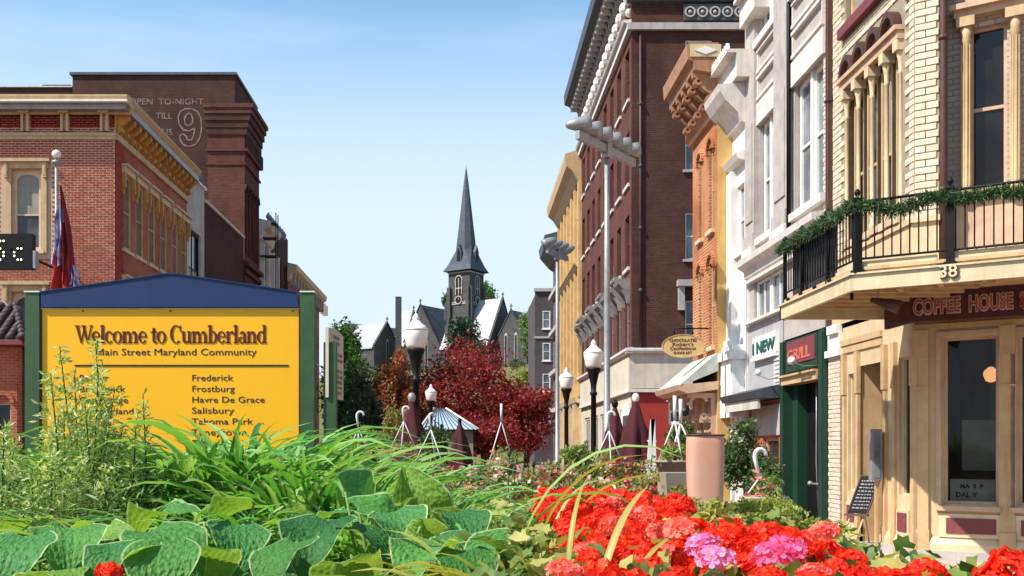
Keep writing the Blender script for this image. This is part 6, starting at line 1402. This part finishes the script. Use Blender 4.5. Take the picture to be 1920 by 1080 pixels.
for Hh, c in ((H1,540),(H2,740),(H3,330),(H4,90),(H5,880)):
    for i in range(24):
        px = c+rr.uniform(-125,125); px = min(px, 940); Y = rr.uniform(2.4, 3.7); zt_ = 1.22+rr.uniform(-.03,.08); py = CY-(zt_-ZC)*FP/Y
        hleaf(Hh, px, py+8, Y, rr.uniform(.15,.25), 180+rr.gauss(0,75), rr.uniform(0,32), rr.uniform(-15,15), rr.choice((0,1,2)), rr.choice((0,1,2)))
# ---- feathery tall plants, left
m_feath = leafmat('feathery_leaf', [(.06,.16,.02),(.17,.31,.05),(.36,.46,.13),(.6,.6,.3)], .5, .35, scale=5)
m_under = leafmat('undergrowth_leaf', [(.02,.06,.015),(.05,.12,.03),(.11,.2,.05),(.3,.36,.14)], .5, .3, scale=5)
m_stem = leafmat('dark_stem', [(.015,.035,.015),(.03,.06,.02)], .6, .05)
def feather(px, Y, label, stems, seed, nlow):
    x = Xat(px, Y); r = root('feathery_plant', (x, Y, 1.05), label, 'plant', 'tall feathery plants at the left'); rr = random.Random(seed); rg = np.random.default_rng(seed)
    for sx_, top, wid in stems:
        t = G(sx_, top, Y+rr.uniform(-.2,.2)); b = Vector((x+(t.x-x)*.5+rr.uniform(-.05,.05), t.y, 1.05)); m_ = (t+b)/2+Vector((rr.uniform(-.03,.03),0,0))
        s = part('stem', MB().tube([b, m_, t], [.006,.005,.002], 5), m_stem, r)
        n = int(90+wid*1500); tt = rg.random((n,1))**.8; c = np.array(t)*(1-tt*.62)+np.array(b)*tt*.62
        dirs = np.concatenate([rg.normal(size=(n,1)), rg.normal(size=(n,1)), rg.random((n,1))*.7+.1], 1); dirs = unit(dirs)
        L = wid*(.25+1.1*tt)*(.5+.8*rg.random((n,1)))
        # drooping side sprays made of small leaves
        Q = []
        for k in range(3): Q.append(leaves(c+dirs*L*(.3+.35*k)*np.array([1,1,1.0-.2*k]), n, .03, .3, .3, dirs))
        veg('plume', np.concatenate(Q), m_feath, r, wl(r))
    n = nlow; c = np.stack([x+rg.normal(size=n)*.22, Y+rg.normal(size=n)*.16, 1.1+rg.random(n)*.5], 1); veg('foliage', leaves(c, n, .045, .5, .2), m_under, r, wl(r))
feather(165, 4.3, 'tall feathery yellow green plumes in front of the sign lettering', [(112,650,.06),(178,632,.055),(95,700,.08),(140,700,.1),(185,690,.1),(215,730,.1),(160,760,.14),(120,770,.14),(200,790,.14),(230,800,.12),(90,810,.14)], 5, 700)
feather(262, 4.3, 'thin bare seed stalk right of the feathery plumes', [(268,738,.03),(256,775,.03)], 6, 300)
feather(10, 4.2, 'pale feathery plant cut by the left edge of the picture', [(8,790,.08),(28,820,.08),(-10,810,.08)], 8, 900)
feather(120, 3.9, 'lower feathery undergrowth below the plumes', [(60,880,.1),(150,860,.12),(210,870,.12),(100,850,.1)], 9, 700)
# dark thin upright stems in the middle
for px, top in ((955,850),(965,880),(1000,870)):
    Y = 5.2; t = G(px, top, Y); r = root('seed_stalk', (t.x, Y, 1.0), 'thin dark seed stalk standing at %s' % ('the left of three, before the mixed flower bed' if px == 955 else 'the middle of three, before the mixed flower bed' if px == 965 else 'the right of three, before the mixed flower bed'), 'plant', 'thin seed stalks'); part('stem', MB().tube([(t.x+.02,Y,1.0),(t.x-.01,Y,1.3),tuple(t)], [.005,.004,.002], 5), m_stem, r); part('seed_head', MB().sphere(t, .012, 7, 5, 1.6), m_stem, r)
# ---- geraniums
def headmesh(seed, nfl=20, R=.034):
    r = np.random.default_rng(seed); Vs = []; Fs = []; b = 0
    for i in range(nfl):
        f = (i+.5)/nfl; ph = i*2.39996+r.normal()*.2; ct = 1-1.25*f; st = math.sqrt(max(0, 1-ct*ct)); d = np.array([st*math.cos(ph), st*math.sin(ph), ct]); c = d*R*(.85+.25*r.random())*np.array([1,1,.75])
        n_ = unit(d+r.normal(size=3)*.3); a = unit(np.cross(n_, r.normal(size=3))); e = np.cross(n_, a); pr = .017*(.85+.35*r.random())
        for k in range(5):
            an = 2*math.pi*k/5+r.normal()*.1; u = a*math.cos(an)+e*math.sin(an); v = -a*math.sin(an)+e*math.cos(an); z = n_*pr; lift = .25+.25*r.random()
            P = [c, c+u*pr*.55+v*pr*.38+z*lift*.5, c+u*pr*.95+v*pr*.42+z*lift*.5, c+u*pr*1.15+z*lift*.35, c+u*pr*.95-v*pr*.42+z*lift*.55, c+u*pr*.55-v*pr*.38+z*lift*.5, c+u*pr*.6+z*lift*.1]
            Vs.append(np.array(P)); Fs += [(b+0,b+1,b+2,b+6),(b+6,b+2,b+3,b+4),(b+0,b+6,b+4,b+5)]; b += 7
    return npmesh(np.concatenate(Vs), Fs, False)
def petal(name, cols): return leafmat(name, cols, .55, .4, spec=.25, scale=12)
m_red = petal('red_petal', [(.55,.012,.006),(.8,.035,.008),(.85,.08,.02),(.62,.015,.01)]); m_red.name = 'scarlet_petal'
m_sal = petal('salmon_petal', [(.8,.16,.12),(.85,.24,.18),(.75,.1,.08)]); m_pink = petal('pink_petal', [(.8,.12,.32),(.85,.25,.5),(.75,.06,.2)]); m_lil = petal('lilac_pink_petal', [(.75,.22,.5),(.78,.42,.66),(.68,.14,.4)])
hm = {(i, m.name): headmesh(i+10) for i in range(4) for m in (m_red, m_sal, m_pink, m_lil)}
for (i, nme), me in hm.items(): me.materials.append(bpy.data.materials[nme])
m_gerl = leafmat('geranium_leaf', [(.03,.08,.015),(.09,.16,.03),(.2,.26,.05),(.4,.36,.1)], .55, .3, scale=6)
def gleaf_mesh():
    V = [(0,0,0)]; n = 14
    for i in range(n): a = .35+(2*math.pi-.7)*i/(n-1)-math.pi/2+math.pi*0; r = 1*(.9+.12*math.cos(i*math.pi)); V.append((r*math.cos(a), r*math.sin(a), .22*r+.08*math.sin(i*2.1)))
    return np.array(V), [(0, i, i+1) for i in range(1, n)]
GLV, GLF = gleaf_mesh(); GLF = np.array(GLF)
def gleaves(cs, size):
    Vs = []; Fs = []; b = 0
    for c in cs:
        R = np.array(Euler((random.gauss(0,.6), random.gauss(0,.6), random.uniform(0,6.28))).to_matrix()); Vs.append((GLV*size*random.uniform(.6,1.25))@R.T+c); Fs.append(GLF+b); b += len(GLV)
    return npmesh(np.concatenate(Vs), np.concatenate(Fs), True)
spec_heads = [(1275,992,2.15,m_sal),(1240,1000,2.3,m_sal),(1318,1025,1.95,m_lil),(1340,1050,1.8,m_lil),(1445,1045,1.8,m_pink),(1480,1030,1.9,m_pink),(1545,1000,2.2,m_sal),(1060,1075,1.75,m_sal),(1150,990,2.3,m_sal),(1200,880,7.0,m_sal)][:-1]
def ztop(x, Y): return 1.455-max(0,2.5-Y)*.05-max(0,x-.75)*.06+.02*math.sin(x*9+Y*3)+.012*(Y-2)*0
heads = []
Y = 1.62; rr = random.Random(21)
row = 0
while Y < 5.1:
    x0 = .27+.02*(Y-1.6); x1 = 1.0 if Y < 3.05 else .222*Y; st = .064; x = x0+(st/2 if row % 2 else 0)
    while x < x1: heads.append((x+rr.uniform(-.025,.025), Y+rr.uniform(-.03,.03))); x += st*rr.uniform(.9,1.25)
    Y += .066*1.1; row += 1
plants = {}
ngx, ngy = 3, 5
gnames = ['front left', 'front middle', 'front right']
def gplant(x, Y):
    i = min(2, int((x-.1)/.34)); j = min(6, int((Y-1.5)/.52)); return (max(0,i), j)
whx = ['left', 'middle', 'right']; why = ['nearest row', 'second row', 'third row', 'fourth row', 'fifth row', 'sixth row', 'farthest row']
def getp(k):
    if k not in plants:
        i, j = k; x = .27+.34*i; y = 1.76+.52*j
        plants[k] = root('geranium_plant', (x, y, 1.04), 'red geranium at the %s of the %s in the planter' % (whx[i], why[j]), 'plant', 'geraniums massed in the planter')
        c = [np.array([random.gauss(0,.12), random.gauss(0,.17), random.uniform(.22,.40)]) for _ in range(260)]
        o = ob('foliage', gleaves(c, .028), m_gerl, plants[k]); o['kind'] = 'stuff'
    return plants[k]
def addhead(x, y, z, mat, sc):
    p = getp(gplant(x, y)); v = rr.randrange(4); o = ob('flower_head', hm[(v, mat.name)], None, p, Vector((x,y,z))-Vector(p.location)); o.scale = (sc, sc, sc*rr.uniform(.8,1)); o.rotation_euler = (rr.uniform(-.35,.45), rr.uniform(-.3,.3), rr.uniform(0,6.28))
sph = [(G(px, py, Y_), m_) for px, py, Y_, m_ in spec_heads]
for x, y in heads:
    if any(abs(x-q.x) < .045 and abs(y-q.y) < .06 for q, _ in sph): continue
    if rr.random() < .16: continue
    m_ = m_red if rr.random() < .93 else m_sal
    if y > 2.6 and rr.random() < .06: m_ = m_sal
    addhead(x, y, ztop(x, y)+rr.uniform(-.05,.012), m_, rr.uniform(.75,1.1))
for q, m_ in sph: addhead(q.x, q.y, max(q.z, 1.39), m_, .85)
q = G(1893, 1062, 1.9); gpl = root('geranium_plant', (q.x, q.y, 1.0), 'single red geranium head at the bottom right corner', 'plant')
for dx, dz in ((0,0),(.05,-.03),(-.035,-.035)): o = ob('flower_head', hm[(1, m_red.name)], None, gpl, Vector((q.x+dx, q.y, q.z+dz))-Vector(gpl.location)); 
o = ob('foliage', gleaves([np.array([random.gauss(0,.05), random.gauss(0,.06), random.uniform(.1,.36)]) for _ in range(50)], .03), m_gerl, gpl); o['kind'] = 'stuff'
part('stem', MB().tube([(q.x,q.y,1.0),tuple(q)], .005, 6), m_hrim, gpl)
part('pot', MB().lathe([(.12,0),(.2,1.0),(.22,1.0),(.22,1.05),(.18,1.05)], (q.x,q.y,0), 16), m_terra, gpl)
q = G(205, 1075, 2.5); gpl = root('geranium_plant', (q.x, q.y, 1.04), 'tiny red bloom poking up among the hostas at the bottom left', 'plant')
ob('flower_head', hm[(2, m_red.name)], None, gpl, q-Vector(gpl.location)).scale = (.8,.8,.8); part('stem', MB().tube([(q.x,q.y,1.04),tuple(q)], .004, 6), m_hrim, gpl)
# withered stalk before the terracotta column
q = G(1345, 957, 2.6); wst = root('withered_bloom', (q.x, q.y, 1.1), 'withered tan geranium stalk before the terracotta column', 'plant'); part('stem', MB().tube([(q.x-.01,q.y,1.1),tuple(q)], .004, 6), m_stem, wst)
veg('seed_head', leaves(np.array(q)+RNG.normal(size=(50,3))*.012, 50, .035, .2, .4), m_ygr, wst, wl(wst))
# long blades over the geraniums
for j, (px, py, az, sc, ii, m_) in enumerate(((960,960,-.1,1.35,5,m_lily),(1000,950,.2,1.2,3,m_lily2),(1060,1075,1.2,.9,0,m_lily2),(1110,1075,.9,.85,7,m_lily2),(1160,1060,.5,.6,2,m_lily2),(990,985,-.35,1.2,9,m_lily2),(1020,1000,.7,1.0,4,m_lily),(940,930,.0,1.5,6,m_lily))):
    Y = 3.3 if j not in (2,3,4) else 2.1; par = [o for o in COL.objects if o.name.startswith('daylily_clump') and not o.parent][-4 if j not in (2,3,4) else -1]; p = G(px, py, Y); p.z = min(p.z, 1.3) if j in (2,3,4) else 1.2
    bladeobj(ii, m_, par, p-Vector(par.location), az, sc*.8, 0)
# ---- mixed flower bed
m_imp = leafmat('mixed_bed_leaf', [(.05,.09,.02),(.13,.18,.035),(.3,.28,.08),(.3,.16,.06)], .55, .3, scale=3)
m_impg = leafmat('mixed_bed_green', [(.05,.1,.02),(.12,.2,.04),(.25,.33,.08)], .55, .3, scale=3)
m_wht = petal('white_petal', [(.6,.5,.42),(.75,.65,.55),(.55,.4,.3)]); m_crim = petal('crimson_petal', [(.5,.02,.06),(.6,.05,.12),(.3,.01,.03)]); m_rose = petal('rose_petal', [(.7,.15,.15),(.75,.28,.25)])
m_ltr = M('planter_box_tan', (.3,.23,.16), .8)
bb_ = root('back_planter', (1.2, 9, 0), 'low box planter behind the red geraniums holding mixed flowers', 'planter')
part('box', MB().box(-2.6, 2.75, 8.9, 13.2, 0, 1.12), m_ltr, bb_); part('soil', MB().box(-2.5, 2.65, 8.99, 13.1, 1.12, 1.15), m_soil, bb_)
part('box', MB().box(-.4, 2.35, 6.9, 8.85, 0, .9), m_ltr, bb_); part('soil', MB().box(-.3, 2.25, 7.0, 8.8, .9, .94), m_soil, bb_)
k = 0
cols = [('white', m_wht), ('crimson', m_crim), ('rose', m_rose), ('white', m_wht), ('pale', m_wht)]
rows_ = [(7.4, 1.18, ((925,.2),(1010,.2),(1095,.22),(1180,.22),(1240,.16)), 4), (8.3, 1.25, ((880,.22),(965,.22),(1050,.22),(1130,.22),(1205,.22)), 4), (9.6, 1.35, ((870,.24),(945,.24),(1020,.24),(1100,.24),(1175,.24),(1240,.2)), 5), (11.4, 1.42, ((800,.3),(885,.3),(960,.3),(1030,.3),(1100,.3),(1170,.28),(1225,.25)), 5)]
nmr = ['front row', 'second row', 'third row', 'back row']
for ri, (Y, zt_, xs, _) in enumerate(rows_):
    for ci, (px, R) in enumerate(xs):
        fc, fm = cols[(ri*2+ci) % 5]; x = Xat(px, Y); n = 900
        if ri == 3 and ci in (3,): fc, fm = 'rose', m_rose
        r = root('bedding_plant', (x, Y, .92 if ri < 2 else 1.13), '%s %s flowered plant from the left, %s of the mixed bed' % (('first','second','third','fourth','fifth','sixth','seventh')[ci], fc, nmr[ri]), 'plant', 'bedding plants in the mixed bed')
        c = blob((x, Y, zt_-R*.35), (R*1.35, R*1.2, R*.95), n, 12, seed=100+k); veg('foliage', leaves(c, n, .055, .6, .5), m_impg if (k % 3) else m_imp, r, wl(r))
        nf = 110; c = blob((x, Y-.02, zt_-R*.3), (R*1.4, R*1.25, R*1.0), nf, 12, .8, seed=100+k); veg('blossoms', leaves(c+np.array([0,-.02,.02]), nf, .04, .3, .95), fm, r, wl(r)); 
        veg('blossoms', leaves(blob((x, Y-.02, zt_-R*.3), (R*1.4, R*1.25, R*1.0), 40, 10, .8, seed=300+k), 40, .04, .3, .95), m_rose if fm is not m_rose else m_wht, r, wl(r)); k += 1
# green bushes left part of mid-ground
def shrub(px, Y, z0, top, bot, wpx, mat, n, size, label, seed, name='shrub', k=14, pot=None, extra=None):
    x = Xat(px, Y); zt_, zb_ = Zat(top, Y), Zat(bot, Y); R = wpx/2*Y/FP; r = root(name, (x, Y, z0), label, 'plant'); part('stem', MB().tube([(x,Y,z0),(x,Y,(zt_+zb_)/2)], .03, 6), m_bark, r)
    c = blob((x, Y, (zt_+zb_)/2), (R*1.1, R*1.1, (zt_-zb_)/2*1.1), n, k, seed=seed); veg('foliage', leaves(c, n, size, .4, .5), mat, r, wl(r))
    if pot: part('pot', MB().lathe([(.2,0),(.28,.5),(.3,.5),(.3,.55),(.25,.55)], (x,Y,z0), 16), pot, r)
    return r
shrub(1398, DY(11), 0, 782, 935, 92, m_bush, 5200, .065, 'round dark green bush between the terracotta column and the green shop', 51, pot=m_terra, k=26)
shrub(1435, DY(9.4), 0, 860, 960, 70, m_bush, 2200, .05, 'smaller leggy bush at the foot of the round bush', 52, k=14)
shrub(740, DY(17), 0, 765, 850, 70, m_imp, 3000, .07, 'yellow brown bush in front of the orange maple', 53)
shrub(700, DY(14), 0, 800, 880, 90, m_impg, 2800, .07, 'green leafy bush left of the big lamp umbrella', 54)
shrub(815, DY(13.5), 0, 800, 880, 60, m_bush, 2200, .06, 'dark bush in the basket in front of the kiosk wall', 55)
shrub(1265, DY(7.25), 1.1, 835, 895, 70, m_ygr, 1500, .045, 'yellow green leafy plant in the tan pot', 56)
shrub(1280, DY(12), 0, 790, 860, 60, m_bush, 1800, .06, 'dark green shrub behind the yellow green plant', 57)
shrub(1095, DY(12), 0, 815, 880, 80, m_impg, 2200, .06, 'light green shrub at the foot of the second street lamp', 58)
shrub(1290, DY(5.6), 1.0, 905, 960, 110, m_imp, 900, .04, 'brown green plant at the foot of the terracotta column', 59)
r = shrub(1430, DY(5.4), .8, 930, 1000, 150, m_ygr, 3000, .035, 'low leafy green planting right of the terracotta column', 60, k=20)
r = shrub(1545, DY(4.6), .8, 975, 1040, 90, m_ygr, 500, .04, 'sparse yellowing plant behind the right hand geraniums', 61)
part('box', MB().box(1.25, 2.1, 5.3, 7.2, 0, 1.0), m_ltr, r)
for i, (px, py) in enumerate(((1480,935),(1500,945),(1395,920),(1385,960))): pass
for ro, b, rad in bas:
    n = 420; c = blob((b.x, b.y, b.z+.04), (rad*1.25, rad*1.25, .16), n, 10, seed=int(b.x*100) % 97+3); veg('foliage', leaves(c, n, .05, .5, .5), m_impg, ro, wl(ro)); nf = 50
    veg('blossoms', leaves(blob((b.x, b.y, b.z+.06), (rad*1.3, rad*1.3, .17), nf, 10, .8, seed=5), nf, .045, .3, .95), m_rose, ro, wl(ro))
